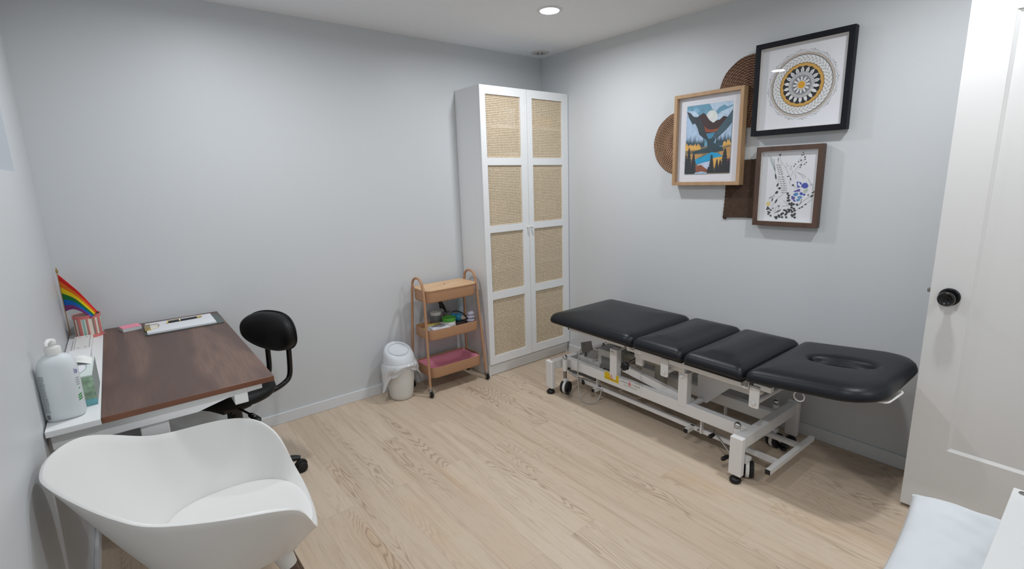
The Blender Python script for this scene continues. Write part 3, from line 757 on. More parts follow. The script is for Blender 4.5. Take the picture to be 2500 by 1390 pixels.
# T frames: tapered top arm, column, foot
for yf_ in (-1.17, -.10):
    b = MB()
    M5 = Matrix(((1, 0, 0, 0), (0, 0, 1, yf_-.03+.615), (0, 1, 0, 0), (0, 0, 0, 1)))
    b.prism([(-2.975+2.685, .728), (-2.42+2.685, .728), (-2.42+2.685, .705), (-2.53+2.685, .700), (-2.62+2.685, .678), (-2.975+2.685, .678)], .06, M5)
    b.build('frame_arm', WHITE, DK)
    MB().box(kl(-2.775, yf_-.02, .06), kl(-2.700, yf_+.06, .68), .004).build('column', WHITE, DK)
    MB().box(kl(-2.955, yf_-.015, 0), kl(-2.43, yf_+.055, .05), .012).build('foot', WHITE, DK)
MB().box(kl(-2.51, -1.2035, .668), kl(-2.468, -.03, .728), .002).build('crossbar', WHITE, DK)
MB().box(kl(-2.90, -1.14, .675), kl(-2.84, -.08, .727), .002).build('crossbar', WHITE, DK)

# clipboard with pen
CB = empty('clipboard', (-2.553, -.19, .750), 'clipboard holding blank white sheets on the walnut desk against the wall', 'clipboard', rz=0)
def bl(x, y, z): return (x+2.553, y+.19, z-.750)
b = MB()
def rrect(x0, x1, y0, y1, r, n=6):
    out = []
    for cx, cy, a0 in ((x1-r, y1-r, 0), (x0+r, y1-r, PI/2), (x0+r, y0+r, PI), (x1-r, y0+r, 3*PI/2)):
        for k in range(n+1): out.append((cx+math.cos(a0+PI/2*k/n)*r, cy+math.sin(a0+PI/2*k/n)*r))
    return out
b.prism([(x+2.553, y+.19) for x, y in rrect(-2.708, -2.392, -.300, -.078, .014)], .004, Matrix.Translation((0, 0, .0005))); b.build('board', DKGREEN, CB)
b = MB()
b.prism([(x+2.553, y+.19) for x, y in ((-2.700, -.296), (-2.425, -.294), (-2.425, -.083), (-2.700, -.083))], .007, Matrix.Translation((0, 0, .0047))); b.build('paper_sheets', PAPER, CB)
b = MB(); b.box(bl(-2.706, -.245, .7545), bl(-2.683, -.135, .768), .003); b.tube([bl(-2.690, -.235, .766), bl(-2.655, -.222, .768), bl(-2.648, -.19, .769), bl(-2.655, -.158, .768), bl(-2.690, -.145, .766)], .0016, 8); b.build('clip', GOLD, CB, 40)
PN = empty('pen', (-2.54, -.14, .7700), 'black and gold ballpoint pen lying on the clipboard paper', 'pen')
b = MB(); b.tube([(-.105+.04, -.0, 0), (.055, 0, 0)], .0052, 14); b.build('barrel', mat('pen_black', (18, 18, 32), .3), PN, 40)
b = MB(); b.tube([(.055, 0, 0), (.072, 0, 0), (.080, 0, 0)], [.0052, .004, .001], 14); b.build('tip', GOLD, PN, 40)
MB().tube([(-.072, 0, 0), (-.065, 0, 0)], .0056, 14).build('end_cap', GOLD, PN, 40)
b = MB(); b.tube([(-.020, 0, 0), (-.015, 0, 0)], .0057, 14); b.bar((-.070, -.001, .0066), (-.022, -.001, .0066), .003, .0012); b.build('pocket_clip', GOLD, PN, 40)
PN.rotation_euler = (0, 0, .06); PN.location = (-2.545, -.150, .7674)
# sticky notes
SN = empty('sticky_notes', (-2.757, -.105, .750), 'small pad of sticky notes with a pink top sheet beside the clipboard', 'sticky notes', rz=.35)
b = MB(); b.box((-.037, -.034, 0), (.037, .034, .016), .001); b.build('pad', mat('sticky_pad', (205, 210, 212), .7), SN)
b = MB(); b.box((-.037, -.034, .0161), (.037, .034, .0185), .0005); b.build('top_sheet', mat('sticky_pink', (240, 150, 170), .7), SN)
SN.rotation_euler = (0, 0, .22)
# pencil cup with stripes
CUP = empty('pencil_cup', (-2.905, -.082, .7475), 'pink tin pencil cup with vertical coloured stripes in the desk corner', 'cup')
R0, HC = .050, .103
PINK = mat('tin_pink', (214, 122, 118), .5); CREAM = mat('tin_cream', (226, 214, 196), .5); GRYS = mat('tin_grey', (148, 128, 122), .5); TEAL = mat('tin_teal', (148, 190, 186), .5)
b = MB(); b.use(PINK)
n = 72; seq = []
while len(seq) < n: seq += [PINK, CREAM, CREAM, CREAM, GRYS, GRYS, PINK, CREAM, CREAM, GRYS, PINK, PINK, PINK, CREAM, TEAL, TEAL, CREAM, GRYS]
zz = [0, .014, .090, HC]
for k in range(n):
    a0, a1 = 2*PI*k/n, 2*PI*(k+1)/n
    for j in range(3):
        b.use(seq[k] if j == 1 else PINK)
        b.face([(R0*math.cos(a0), R0*math.sin(a0), zz[j]), (R0*math.cos(a1), R0*math.sin(a1), zz[j]), (R0*math.cos(a1), R0*math.sin(a1), zz[j+1]), (R0*math.cos(a0), R0*math.sin(a0), zz[j+1])])
        b.use(GRYS); q_ = R0-.002
        b.face([(q_*math.cos(a1), q_*math.sin(a1), max(zz[j], .003)), (q_*math.cos(a0), q_*math.sin(a0), max(zz[j], .003)), (q_*math.cos(a0), q_*math.sin(a0), zz[j+1]), (q_*math.cos(a1), q_*math.sin(a1), zz[j+1])])
    b.use(PINK); b.face([(R0*math.cos(a0), R0*math.sin(a0), HC), (R0*math.cos(a1), R0*math.sin(a1), HC), (q_*math.cos(a1), q_*math.sin(a1), HC), (q_*math.cos(a0), q_*math.sin(a0), HC)])
b.use(GRYS); b.face([(R0*math.cos(2*PI*k/n), R0*math.sin(2*PI*k/n), 0) for k in range(n)]); b.face([((R0-.002)*math.cos(2*PI*k/n), (R0-.002)*math.sin(2*PI*k/n), .003) for k in range(n)])
b.build('cup_body', None, CUP)
b = MB(); b.tube([(R0*math.cos(a), R0*math.sin(a), HC) for a in [2*PI*q/48 for q in range(48)]], .0022, 8, closed=True); b.build('rim', PINK, CUP, 60); b = MB(); b.tube([(R0*math.cos(a), R0*math.sin(a), .002) for a in [2*PI*q/48 for q in range(48)]], .002, 8, closed=True); b.build('bottom_rim', PINK, CUP, 60)
# rainbow flag on a stick leaning in the corner behind the cup
FL = empty('rainbow_flag', (-2.978, -.012, .7475), 'small rainbow striped flag on a stick leaning in the corner behind the striped cup', 'flag')
FO = Vector((-2.978, -.012, .7475))
bot = Vector((0, 0, .001)); top = Vector((-2.972, -.082, 1.060)) - FO
sd_ = (top-bot).normalized()
st_ = MB().tube([bot, top], .0024, 10).build('stick', mat('stick_wood', (196, 160, 120), .6), FL, 50)
MB().tube([top-sd_*.004, top+sd_*.004, top+sd_*.020], [.0046, .0048, .0012], 12).build('finial', GOLD, st_, 50)
cols = [(222, 28, 26), (240, 118, 18), (248, 218, 20), (20, 124, 60), (6, 112, 204), (142, 62, 136)]
b = MB(); FH = .185
E1 = Vector((-2.862, -.128, .866)) - FO; E2 = Vector((-2.888, -.137, .842)) - FO
def flagp(u, v):
    base = top - sd_ * (.010 + FH*v); fly = E1.lerp(E2, v)
    bow = Vector((0, -.004, .012 + .012*v)) * math.sin(PI*u)
    wv = Vector((0, -1, 0)) * .006 * math.sin(u*8 + v*3) * math.sin(PI*u)
    return base.lerp(fly, u) + bow + wv
for k in range(6):
    b.use(mat('flag_stripe_%s' % ['red', 'orange', 'yellow', 'green', 'blue', 'violet'][k], cols[k], .7))
    b.grid(lambda u, v, k=k: flagp(u, (k+v)/6.0), 18, 3)
o = b.build('flag_cloth', None, FL, 80); md = o.modifiers.new('s', 'SOLIDIFY'); md.thickness = .0006
# power strip
PS = empty('power_strip', (-2.925, -.30, .7475), 'white power strip lying on the white rear part of the desk', 'power strip')
b = MB(); b.box((-.032, -.20, 0), (.032, .155, .020), .004); b.build('strip_body', WPLAS, PS)
b = MB()
for yk in (-.065, .12):
    for dxk in (-.011, .011): b.box((dxk-.004, yk-.0018, .0198), (dxk+.004, yk+.0018, .0206))
for xk in (-.024, .024): b.box((xk-.0006, -.08, .0198), (xk+.0006, .15, .0204))
b.build('socket_slots', mat('socket_dark', (110, 106, 102), .6), PS)
# white box behind tissue box (closed tissue opening)
TB = empty('tissue_box', (-2.902, -.972, .7475), 'tissue box with a green and white leaf design behind the sanitizer bottle', 'tissue box', rz=-.01)
TBW, TBD, TBH = .037, .115, .100
b = MB()
A_ = mat('tissue_pale', (212, 222, 218), .5, var=.08, vscale=40); B_ = mat('tissue_leaf', (150, 176, 150), .5, var=.45, vscale=55); C_ = mat('tissue_teal', (110, 170, 176), .5, var=.2, vscale=50)
def q4(a, b2, c, d): b.face([a, b2, c, d])
X, Y = TBW, TBD; SPL = [0, .022, .096, TBH]; MM = [C_, B_, A_]
for j in range(3):
    b.use(MM[j]); z0_, z1_ = SPL[j], SPL[j+1]
    q4((-X, -Y, z0_), (X, -Y, z0_), (X, -Y, z1_), (-X, -Y, z1_)); b.use(mat('tissue_side', (160, 172, 168), .5)); q4((X, -Y, z0_), (X, Y, z0_), (X, Y, z1_), (X, -Y, z1_)); b.use(MM[j])
    q4((X, Y, z0_), (-X, Y, z0_), (-X, Y, z1_), (X, Y, z1_)); q4((-X, Y, z0_), (-X, -Y, z0_), (-X, -Y, z1_), (-X, Y, z1_))
b.use(A_); q4((-X, -Y, TBH), (X, -Y, TBH), (X, Y*.35, TBH), (-X, Y*.35, TBH)); b.use(A_); q4((-X, Y*.35, TBH), (X, Y*.35, TBH), (X, Y, TBH), (-X, Y, TBH)); b.use(C_); q4((-X, -Y, 0), (-X, Y, 0), (X, Y, 0), (X, -Y, 0))
b.build('carton', None, TB)
b = MB(); pts = [(math.cos(2*PI*q/32)*.026-.006, -.02+math.sin(2*PI*q/32)*.062, TBH+.0008) for q in range(32)]; b.face(pts); b.build('perforated_opening', PAPER, TB)
b = MB(); b.tube([(p[0], p[1], TBH+.001) for p in pts], .0008, 6, closed=True); b.build('opening_outline', mat('line_grey', (150, 156, 152), .6), TB)
TI = MB()
def tis(u, v): return Vector((-.034+.068*u, .02+.055*v+.004*math.sin(u*6), TBH+.0015+.022*math.sin(PI*u)*(.4+.6*v)+.003*math.sin(v*9+u*5)))
TI.grid(tis, 16, 10); o = TI.build('tissue', mat('tissue_paper', (232, 232, 228), .9), TB, 80); o.modifiers.new('s', 'SOLIDIFY').thickness = .0006
cbx = MB().box((-.034, -.07, 0), (.034, .07, .052), .003)
o = cbx.build('white_carton', WHITE); o.location = (-2.921, -.60, .7477); tag(o, 'small plain white carton between the power strip and the tissue box', 'box')
# sanitizer bottle
SB = empty('sanitizer_bottle', (-2.9365, -1.135, .7475), 'large translucent pump bottle of clear hand sanitizer at the front edge of the desk', 'bottle')
PET = mat('bottle_plastic', (236, 241, 243), .3, trans=.22, ior=1.2, spec=.4)
def oval(prof, n=40, e=2.6):
    rings = []
    for rx, ry, z in prof:
        ring = []
        for k in range(n):
            a = 2*PI*k/n; ca, sa = math.cos(a), math.sin(a)
            ring.append(Vector((math.copysign(abs(ca)**(2/e), ca)*rx, math.copysign(abs(sa)**(2/e), sa)*ry, z)))
        rings.append(ring)
    return rings
b = MB(); b.ring_tube(oval([(.030, .024, .0), (.042, .034, .002), (.046, .038, .010), (.046, .038, .030), (.0465, .0385, .10), (.0460, .038, .150), (.043, .036, .170), (.037, .031, .184), (.028, .023, .193), (.018, .017, .197), (.016, .016, .205), (.0, .0, .205)])); b.build('bottle_body', PET, SB, 60)
b = MB(); b.lathe([(0, .198), (.0185, .198), (.019, .216), (.0175, .220), (.008, .222), (.0075, .232), (0, .232)], n=28)
b.lathe([(0, .230), (.011, .230), (.0115, .238), (.009, .243), (0, .244)], n=24)
b.tube([(0, 0, .238), (-.004, -.016, .243), (-.008, -.034, .240), (-.009, -.038, .232)], [.008, .0065, .005, .004], 12); b.build('pump', WPLAS, SB, 50)
# printed label strokes follow the curved side
inkg = mat('label_grey', (150, 154, 158), .6)
def surf(a, z, off=.0006):
    e = 2.6; ca, sa = math.cos(a), math.sin(a)
    return Vector((math.copysign(abs(ca)**(2/e), ca)*(.0466+off), math.copysign(abs(sa)**(2/e), sa)*(.0382+off), z))
b = MB(); b.use(inkg)
for r_ in range(26):
    z = .142 - r_*.0044; a = PI+.55
    while a < PI+.95:
        l_ = random.uniform(.02, .07); b.face([surf(a, z), surf(a+l_, z), surf(a+l_, z+.0022), surf(a, z+.0022)]); a += l_+.015
b.use(INK)
a = PI+.62
while a < PI+.90: b.face([surf(a, .012), surf(a+.008, .012), surf(a+.008, .026), surf(a, .026)]); a += .016
b.build('back_label', None, SB)
b = MB(); b.use(mat('label_purple', (96, 84, 160), .6))
zc = .135
def stroke(a0, z0_, a1, z1_, w_=.012):
    b.face([surf(a0, z0_), surf(a0+w_*3, z0_), surf(a1+w_*3, z1_), surf(a1, z1_)])
for a0 in (-.72,): stroke(a0, zc, a0, zc+.016)
stroke(-.62, zc, -.62, zc+.009); stroke(-.55, zc, -.55, zc+.009); stroke(-.48, zc, -.48, zc+.009)
b.face([surf(-.62, zc+.009), surf(-.46, zc+.009), surf(-.46, zc+.0112), surf(-.62, zc+.0112)])
b.use(inkg)
for z in (.120, .113, .106, .099):
    a = -.75
    while a < -.45:
        l_ = random.uniform(.03, .08); b.face([surf(a, z), surf(a+l_, z), surf(a+l_, z+.0028), surf(a, z+.0028)]); a += l_+.02
b.use(mat('label_green', (72, 150, 84), .6))
for z in (.050, .057, .064): b.face([surf(-.8, z), surf(-.45, z+.004), surf(-.45, z+.008), surf(-.78, z+.005)])
b.face([surf(-.62, .085), surf(-.52, .087), surf(-.52, .091), surf(-.62, .089)])
b.build('printed_label', None, SB)

# ================================================================== OFFICE CHAIR
OCC = (-2.440, -.56); OCR = math.radians(-64)
OC = empty('office_chair', (OCC[0], OCC[1], 0), 'black office chair with a small padded backrest pushed under the walnut desk', 'chair', rz=OCR)
# local: back is +y
def ow(dx, dy, z):
    v = Matrix.Rotation(-OCR, 3, 'Z') @ Vector((dx, dy, 0)); return Vector((v.x, v.y, z))
b = MB()
prof = [(.09, .452), (.145, .453), (.166, .460), (.174, .476), (.170, .494), (.150, .506), (.10, .510), (0, .510)]
rings = [[Vector((math.cos(2*PI*k/56)*r_*1.06, .012+math.sin(2*PI*k/56)*r_*.98, z)) for k in range(56)] for r_, z in prof]
b.ring_tube(rings); b.build('seat', BFAB, OC, 60)
b = MB(); b.box((-.08, -.10, .425), (.08, .11, .452), .004); b.box((-.05, -.045, .395), (.05, .055, .426), .004); b.build('mechanism', BPLAS, OC, 40)
b = MB(); b.cyl((0, 0, .11), (0, 0, .40), .031, 28); b.build('gas_column', BPLAS, OC, 40)
b = MB(); n = 56; rings = []
def pad(a, s, y):
    e = 2.5; ca, sa = math.cos(a), math.sin(a)
    X = math.copysign(abs(ca)**(2/e), ca)*.180*s; Z = math.copysign(abs(sa)**(2/e), sa)*.098*s
    if Z < 0: X *= (1 - .26*(Z/.098)**2)
    return Vector((X, y - X*X*1.1, .700+Z))
for s_, y in ((.001, .285), (.6, .285), (.86, .281), (.97, .272), (1.0, .260), (1.0, .250), (.96, .234), (.86, .222), (.6, .214), (.001, .211)):
    rings.append([pad(2*PI*k/n, s_, y) for k in range(n)])
b.ring_tube(rings); o = b.build('backrest', BFAB, OC, 60)
b = MB(); b.tube([pad(2*PI*k/n, 1.005, .274) for k in range(n)], .004, 8, closed=True); b.build('piping', BFAB, o, 60)
for sx in (-1, 1):
    b = MB(); b.tube(smoothed([(sx*.070, .02, .436), (sx*.070, .15, .434), (sx*.072, .222, .446), (sx*.074, .258, .475), (sx*.076, .268, .56), (sx*.078, .270, .67)], 6), .0125, 14); b.build('back_tube', BLACKM, OC, 60)
b = MB(); b.tube([ow(.0, -.05, .425), ow(.045, -.105, .395)], .005, 10); b.build('height_lever', BPLAS, OC, 50)
b = MB(); b.tube([ow(.043, -.102, .397), ow(.048, -.110, .392), ow(.070, -.142, .372), ow(.076, -.150, .367)], [.006, .015, .018, .008], 14, flat=(1, .45)); lv = b.build('lever_paddle', BPLAS, OC, 50)
b = MB()
for p in (ow(.056, -.120, .3950), ow(.062, -.126, .3915), ow(.060, -.134, .389)): b.box((p[0]-.005, p[1]-.0012, p[2]), (p[0]+.005, p[1]+.0012, p[2]+.0008), 0, rot=Matrix.Rotation(random.uniform(0, 2), 3, 'Z'))
b.build('lever_mark', WPLAS, lv)
b = MB(); b.lathe([(0, .072), (.036, .072), (.040, .085), (.036, .112), (.031, .122), (0, .122)], n=28)
b.build('base_hub', BPLAS, OC, 50)
for k in range(5):
    a = 2*PI*k/5 + math.radians(-13.5) - OCR
    d = Vector((math.cos(a), math.sin(a), 0))
    o = MB().tube([d*.02+Vector((0, 0, .097)), d*.12+Vector((0, 0, .092)), d*.225+Vector((0, 0, .078)), d*.250+Vector((0, 0, .074))], [.026, .022, .019, .013], 14, flat=(1, .75)).build('base_arm', BPLAS, OC, 60)
    b = MB(); c = d*.248; sdv = Vector((-d.y, d.x, 0)); rot = math.atan2(sdv.y, sdv.x)
    M6 = Matrix.Rotation(rot+.35, 3, 'Z')
    for off in (-.014, .014):
        b.lathe([(0, off-.010), (.022, off-.010), (.026, off-.006), (.026, off+.006), (.022, off+.010), (0, off+.010)], c+Vector((0, 0, .026)), 'x', 24, M=M6)
    b.build('caster', BRUB, o, 50)
    MB().lathe([(0, -.009), (.024, -.009), (.031, -.004), (.031, .004), (.024, .009), (0, .009)], c+Vector((0, 0, .034)), 'x', 24, M=M6).build('caster_hood', BPLAS, o, 50)

# ================================================================== WHITE SHELL ARMCHAIR
AC = empty('shell_chair', (-2.60, -1.54, 0), 'white moulded plastic shell armchair in the left foreground in front of the desk', 'chair')
AO = Vector((-2.60, -1.54, 0))
RIM = [(-2.964,-1.55,.76),(-2.965,-1.486,.758),(-2.959,-1.431,.755),(-2.934,-1.357,.75),(-2.905,-1.312,.74),(-2.871,-1.289,.725),(-2.825,-1.273,.7),(-2.776,-1.258,.67),(-2.732,-1.258,.66),(-2.683,-1.241,.65),(-2.609,-1.218,.64),(-2.534,-1.222,.635),(-2.481,-1.257,.63),(-2.446,-1.298,.615),(-2.417,-1.336,.58),(-2.402,-1.37,.53),(-2.389,-1.388,.475),(-2.380,-1.418,.445),(-2.382,-1.516,.435),(-2.397,-1.633,.435),(-2.419,-1.73,.445),(-2.44,-1.785,.5),(-2.47,-1.838,.58),(-2.493,-1.858,.615),(-2.52,-1.865,.63),(-2.554,-1.862,.64),(-2.621,-1.844,.645),(-2.708,-1.804,.65),(-2.765,-1.782,.66),(-2.801,-1.763,.67),(-2.832,-1.745,.69),(-2.864,-1.715,.705),(-2.895,-1.682,.725),(-2.92,-1.652,.74),(-2.941,-1.622,.755),(-2.957,-1.588,.76)]
rim = [p - AO for p in smoothed(RIM, 4, closed=True)]
for _ in range(10): rim = [rim[i]*.5 + (rim[i-1]+rim[(i+1) % len(rim)])*.25 for i in range(len(rim))]
ccx, ccy = -.0, .0
def crease(a):
    ca, sa = math.cos(a), math.sin(a); e = 2.5
    ex = .205 if ca > 0 else .182
    r_ = 1.0 / ((abs(ca)/ex)**e + (abs(sa)/.222)**e)**(1/e)
    return r_*ca, r_*sa
b = MB(); NR = len(rim); rows = []
for i, Rp in enumerate(rim):
    a = math.atan2(Rp.y-.0, Rp.x-.0)
    cx_, cy_ = crease(a)
    C = Vector((cx_, cy_, .428 + .004*(cx_ > .15))); col = []
    # seat pan
    for t in (0.0, .25, .5, .72, .86, .94):
        col.append(Vector((cx_*t, cy_*t, .417 + .020*t*t)))
    col.append(Vector((cx_*.985, cy_*.985, .433)))
    D = Rp - C; hor = Vector((D.x, D.y, 0))
    side = min(1.0, max(0.0, (Rp.z-.44)/.14))
    P1 = C + D*.30 + hor*.05*side - Vector((0, 0, D.z*.05*side))
    P2 = Rp - D*.36 + hor*.03*side - Vector((0, 0, D.z*.04*side))
    for k in range(0, 13):
        t = k/12
        col.append(C*(1-t)**3 + P1*3*t*(1-t)**2 + P2*3*t*t*(1-t) + Rp*t**3)
    # rolled lip
    rows.append(col)
NC = len(rows[0])
V = [[b.bm.verts.new(p) for p in col[1:]] for col in rows]
c0 = b.bm.verts.new(Vector((0, 0, .417)))
for i in range(NR):
    A1, B1 = V[i], V[(i+1) % NR]
    b._f([c0, A1[0], B1[0]])
    for j in range(len(A1)-1): b._f([A1[j], A1[j+1], B1[j+1], B1[j]])
sh = b.build('shell', mat('shell_plastic', (226, 225, 222), .40, bump=.04, bscale=1200), AC, 50)
md = sh.modifiers.new('s', 'SOLIDIFY'); md.thickness = .0085; md.offset = 0
md = sh.modifiers.new('b', 'BEVEL'); md.width = .0024; md.segments = 2; md.limit_method = 'ANGLE'; md.angle_limit = math.radians(50)
DWOOD = wood_mat('dark_leg_wood', (92, 70, 58), (66, 48, 40), 2, 1.0, .45, .5)
for sx, sy in ((1, -1), (1, 1), (-1, -1), (-1, 1)):
    tp = Vector((sx*.085, sy*.135, .395)); ft = Vector((sx*.205, sy*.235, 0)) if sx > 0 else Vector((sx*.215, sy*.20, 0))
    d = (ft-tp).normalized()
    o = MB().tube([tp+d*.055, tp+(ft-tp)*.5, ft], [.0185, .0165, .0115], 20).build('leg', DWOOD, AC, 50)
    MB().tube([tp-d*.0+Vector((0, 0, .012)), tp+d*.02, tp+d*.060], [.034, .027, .0225], 24).build('leg_socket', MATS['shell_plastic'], o, 50)
b = MB(); b.box((-.13, -.16, .385), (.13, .16, .405), .006); b.build('seat_mount', MATS['shell_plastic'], AC)

# ================================================================== TROLLEY
TRX0, TRX1, TRY0, TRY1 = -1.262, -.858, -.295, -.045
TR = empty('utility_cart', ((TRX0+TRX1)/2, (TRY0+TRY1)/2, 0), 'terracotta three tier rolling cart with a wooden lid beside the tall cabinet', 'cart')
TO = Vector(((TRX0+TRX1)/2, (TRY0+TRY1)/2, 0))
def tray(z0, z1, ix, iy, name='tray', fl=.006):
    x0, x1, y0, y1 = TRX0+ix-TO.x, TRX1-ix-TO.x, TRY0+iy-TO.y, TRY1-iy-TO.y
    b = MB(); r = .045
    O_ = rrect(x0, x1, y0, y1, r, 8); I_ = rrect(x0+.003, x1-.003, y0+.003, y1-.003, r-.003, 8)
    Ob = rrect(x0+.006, x1-.006, y0+.006, y1-.006, r-.006, 8)
    rings = [[Vector((p[0], p[1], z)) for p in P] for P, z in ((Ob, z0), (rrect(x0+.002, x1-.002, y0+.002, y1-.002, r, 8), z0+.005), (O_, z0+.012), (O_, z1), (I_, z1), (I_, z0+fl))]
    b.ring_tube(rings); return b.build(name, TERRA, TR, 40)
tray(.630, .706, .008, .020); tray(.376, .446, .004, .012, 'tray', .028); tr3 = tray(.116, .190, .0, .004)
b = MB(); P = rrect(TRX0+.004-TO.x, TRX1-.002-TO.x, TRY0+.016-TO.y, TRY1-.018-TO.y, .045, 8)
P2 = rrect(TRX0+.006-TO.x, TRX1-.004-TO.x, TRY0+.018-TO.y, TRY1-.020-TO.y, .043, 8)
b.ring_tube([[Vector((p[0], p[1], z)) for p in Q] for Q, z in ((P2, .7068), (P, .709), (P, .716), (P2, .718))])
b.build('wooden_lid', wood_mat('lid_bamboo', (222, 186, 146), (200, 158, 118), 0, 1.3, .5, .5, 30.0), TR, 40)
MB().lathe([(0, .7181), (.009, .7181), (.008, .7188), (0, .7188)], (.0, .005, 0), n=20).build('finger_hole', mat('lid_hole', (120, 92, 70), .7), TR)
for sx in (-1, 1):
    xw = (.206 if sx > 0 else -.206)
    pts = [(xw+sx*.020, -.123, .068), (xw+sx*.012, -.108, .30), (xw+sx*.003, -.093, .56)]
    pts2 = [(xw+sx*.0, -.088, .70)]
    arch = [(xw, -.086*math.cos(a)*.80-.0, .735+.055*math.sin(a)) for a in [PI*q/14 for q in range(15)]]
    full = [(xw+sx*.020, -.125, .068), (xw+sx*.010, -.105, .35), (xw+sx*.0, -.084, .66)] + arch + [(xw, .084, .66), (xw+sx*.010, .105, .35), (xw+sx*.020, .125, .068)]
    b = MB(); b.tube(smoothed(full, 4), .0085, 12); b.build('side_frame', TERRA, TR, 60)
    for sy in (-1, 1):
        c = Vector((xw+sx*.021, sy*.127, 0))
        b = MB(); b.cyl(c+Vector((0, 0, .052)), c+Vector((0, 0, .070)), .0075, 14); b.box(c+Vector((-.012, -.016, .046)), c+Vector((.012, .012, .053)), .002)
        for dx in (-.011, .011): b.prism([(-.014, .050), (.012, .050), (.006-.004, .015), (-.012, .015)], .0014, Matrix(((0, 0, 1, c.x+dx-.0007), (1, 0, 0, c.y-.002), (0, 1, 0, 0), (0, 0, 0, 1))))
        cb = b.build('caster_fork', CHROME, TR, 30)
        MB().lathe([(0, -.0085), (.020, -.0085), (.0235, -.005), (.0235, .005), (.020, .0085), (0, .0085)], c+Vector((0, -.009, .0235)), 'x', 28).build('caster_wheel', BRUB, cb, 40)
def tw(x, y, z): return Vector((x, y, z))
zt = .376+.0285
# pink sheet lying in the lowest tray
b = MB()
def sheet(u, v):
    x = TRX0+.012+(TRX1-TRX0-.024)*u; y = TRY0+.018+(TRY1-TRY0-.036)*v
    ed = max(abs(u-.5)*2, abs(v-.5)*2)
    return Vector((x, y, .1275+.006+.050*max(0, ed-.72)/.28+.003*math.sin(u*13+v*4)*math.sin(v*9)))
b.grid(sheet, 30, 20)
o = b.build('pink_liner', mat('pink_plastic_sheet', (214, 132, 152), .28, coat=.3), None, 80, loc=(-1.06, -.17, .124)); o.modifiers.new('s', 'SOLIDIFY').thickness = .0006
tag(o, 'glossy pink plastic sheet lying in the bottom tray of the cart', 'sheet')
# book
MG = MB(); MG.use(mat('leaflet_pale', (214, 212, 204), .5)); MG.box((-.056, -.070, 0), (.056, .080, .006), .0008); MG.use(mat('leaflet_yellow', (208, 186, 88), .5)); MG.box((-.056, .020, .0061), (.056, .080, .0066))
o = MG.build('leaflet', None); o.location = (-1.183, -.158, zt); o.rotation_euler = (0, 0, -.10); tag(o, 'thin leaflet with a yellow band under the white book on the cart', 'leaflet')
BK = empty('book', (-1.150, -.196, zt+.0068), 'white paperback with a colourful cover on the middle cart tray', 'book', rz=-.12)
b = MB(); b.use(PAPER); b.box((-.060, -.073, .001), (.060, .066, .034)); b.build('pages', None, BK)
b = MB(); COV = mat('book_cover', (214, 214, 222), .4, var=.25, vscale=14); b.use(COV); b.box((-.062, -.075, .0343), (.062, .068, .0358), .0004); b.box((-.062, -.075, 0), (.062, .068, .0009)); b.use(mat('book_spine', (222, 222, 232), .4)); b.box((-.062, -.0765, 0), (.062, -.0745, .0358))
b.use(mat('cover_yellow', (208, 186, 96), .45)); b.box((-.061, .020, .0359), (.04, .067, .0363)); b.use(mat('cover_grey', (128, 126, 130), .45)); b.face([(-.05, .0, .0367), (.03, .03, .0367), (.060, -.03, .0367), (.01, -.05, .0367)])
b.build('cover', None, BK)
b = MB()
b.use(INK)
xx = -.050
for k in range(6): b.box((xx, -.0770, .014), (xx+.004, -.0766, .026)); b.box((xx, -.0770, .024), (xx+.007, -.0766, .026)); xx += .0095
b.use(mat('spine_green', (60, 84, 66), .5)); b.lathe([(0, -.0770), (.006, -.0770), (.006, -.0766), (0, -.0766)], (.025, 0, .022), 'y', 14)
b.use(mat('spine_red', (190, 60, 60), .5)); b.box((.042, -.077, .018), (.045, -.0766, .024))
b.build('spine_print', None, BK)
# small black item beside the book
b = MB(); b.box((0, 0, 0), (.030, .022, .034), .006); b.tube(smoothed([(.028, .01, .02), (.045, .0, .012), (.075, -.002, .006), (.10, .004, .003)], 4), .0018, 8)
o = b.build('cable_adapter', BPLAS, None, 50); o.location = (-1.075, -.268, zt); tag(o, 'small black adapter with a thin cable at the cart tray front edge', 'adapter')
# jars
J1 = empty('glass_jar', (-1.093, -.079, zt), 'glass jar with a wide white lid at the back of the middle cart tray', 'jar')
b = MB(); b.lathe([(0, 0), (.036, 0), (.039, .004), (.039, .065), (.034, .077), (.032, .086), (.030, .086), (.031, .077), (.0365, .063), (.0365, .006), (0, .004)], n=32); b.build('jar_body', mat('jar_glass', (200, 205, 205), .08, trans=.85, ior=1.3), J1, 50)
b = MB(); b.lathe([(0, .084), (.036, .084), (.038, .087), (.038, .104), (.036, .107), (0, .108)], n=32); b.build('jar_lid', mat('jar_lid_white', (205, 202, 196), .5), J1, 40)
J2 = empty('cream_jar', (-1.040, -.165, zt), 'white tub with a bright green screw lid in the middle of the cart tray', 'jar')
b = MB(); b.lathe([(0, 0), (.044, 0), (.046, .003), (.046, .048), (.044, .051), (0, .051)], n=36); b.build('tub', WPLAS, J2, 40)
b = MB(); b.lathe([(0, .050), (.0475, .050), (.0475, .072), (.045, .075), (.042, .0745), (.041, .070), (0, .070)], n=48); b.build('screw_lid', mat('lid_green', (84, 168, 60), .4), J2, 40)
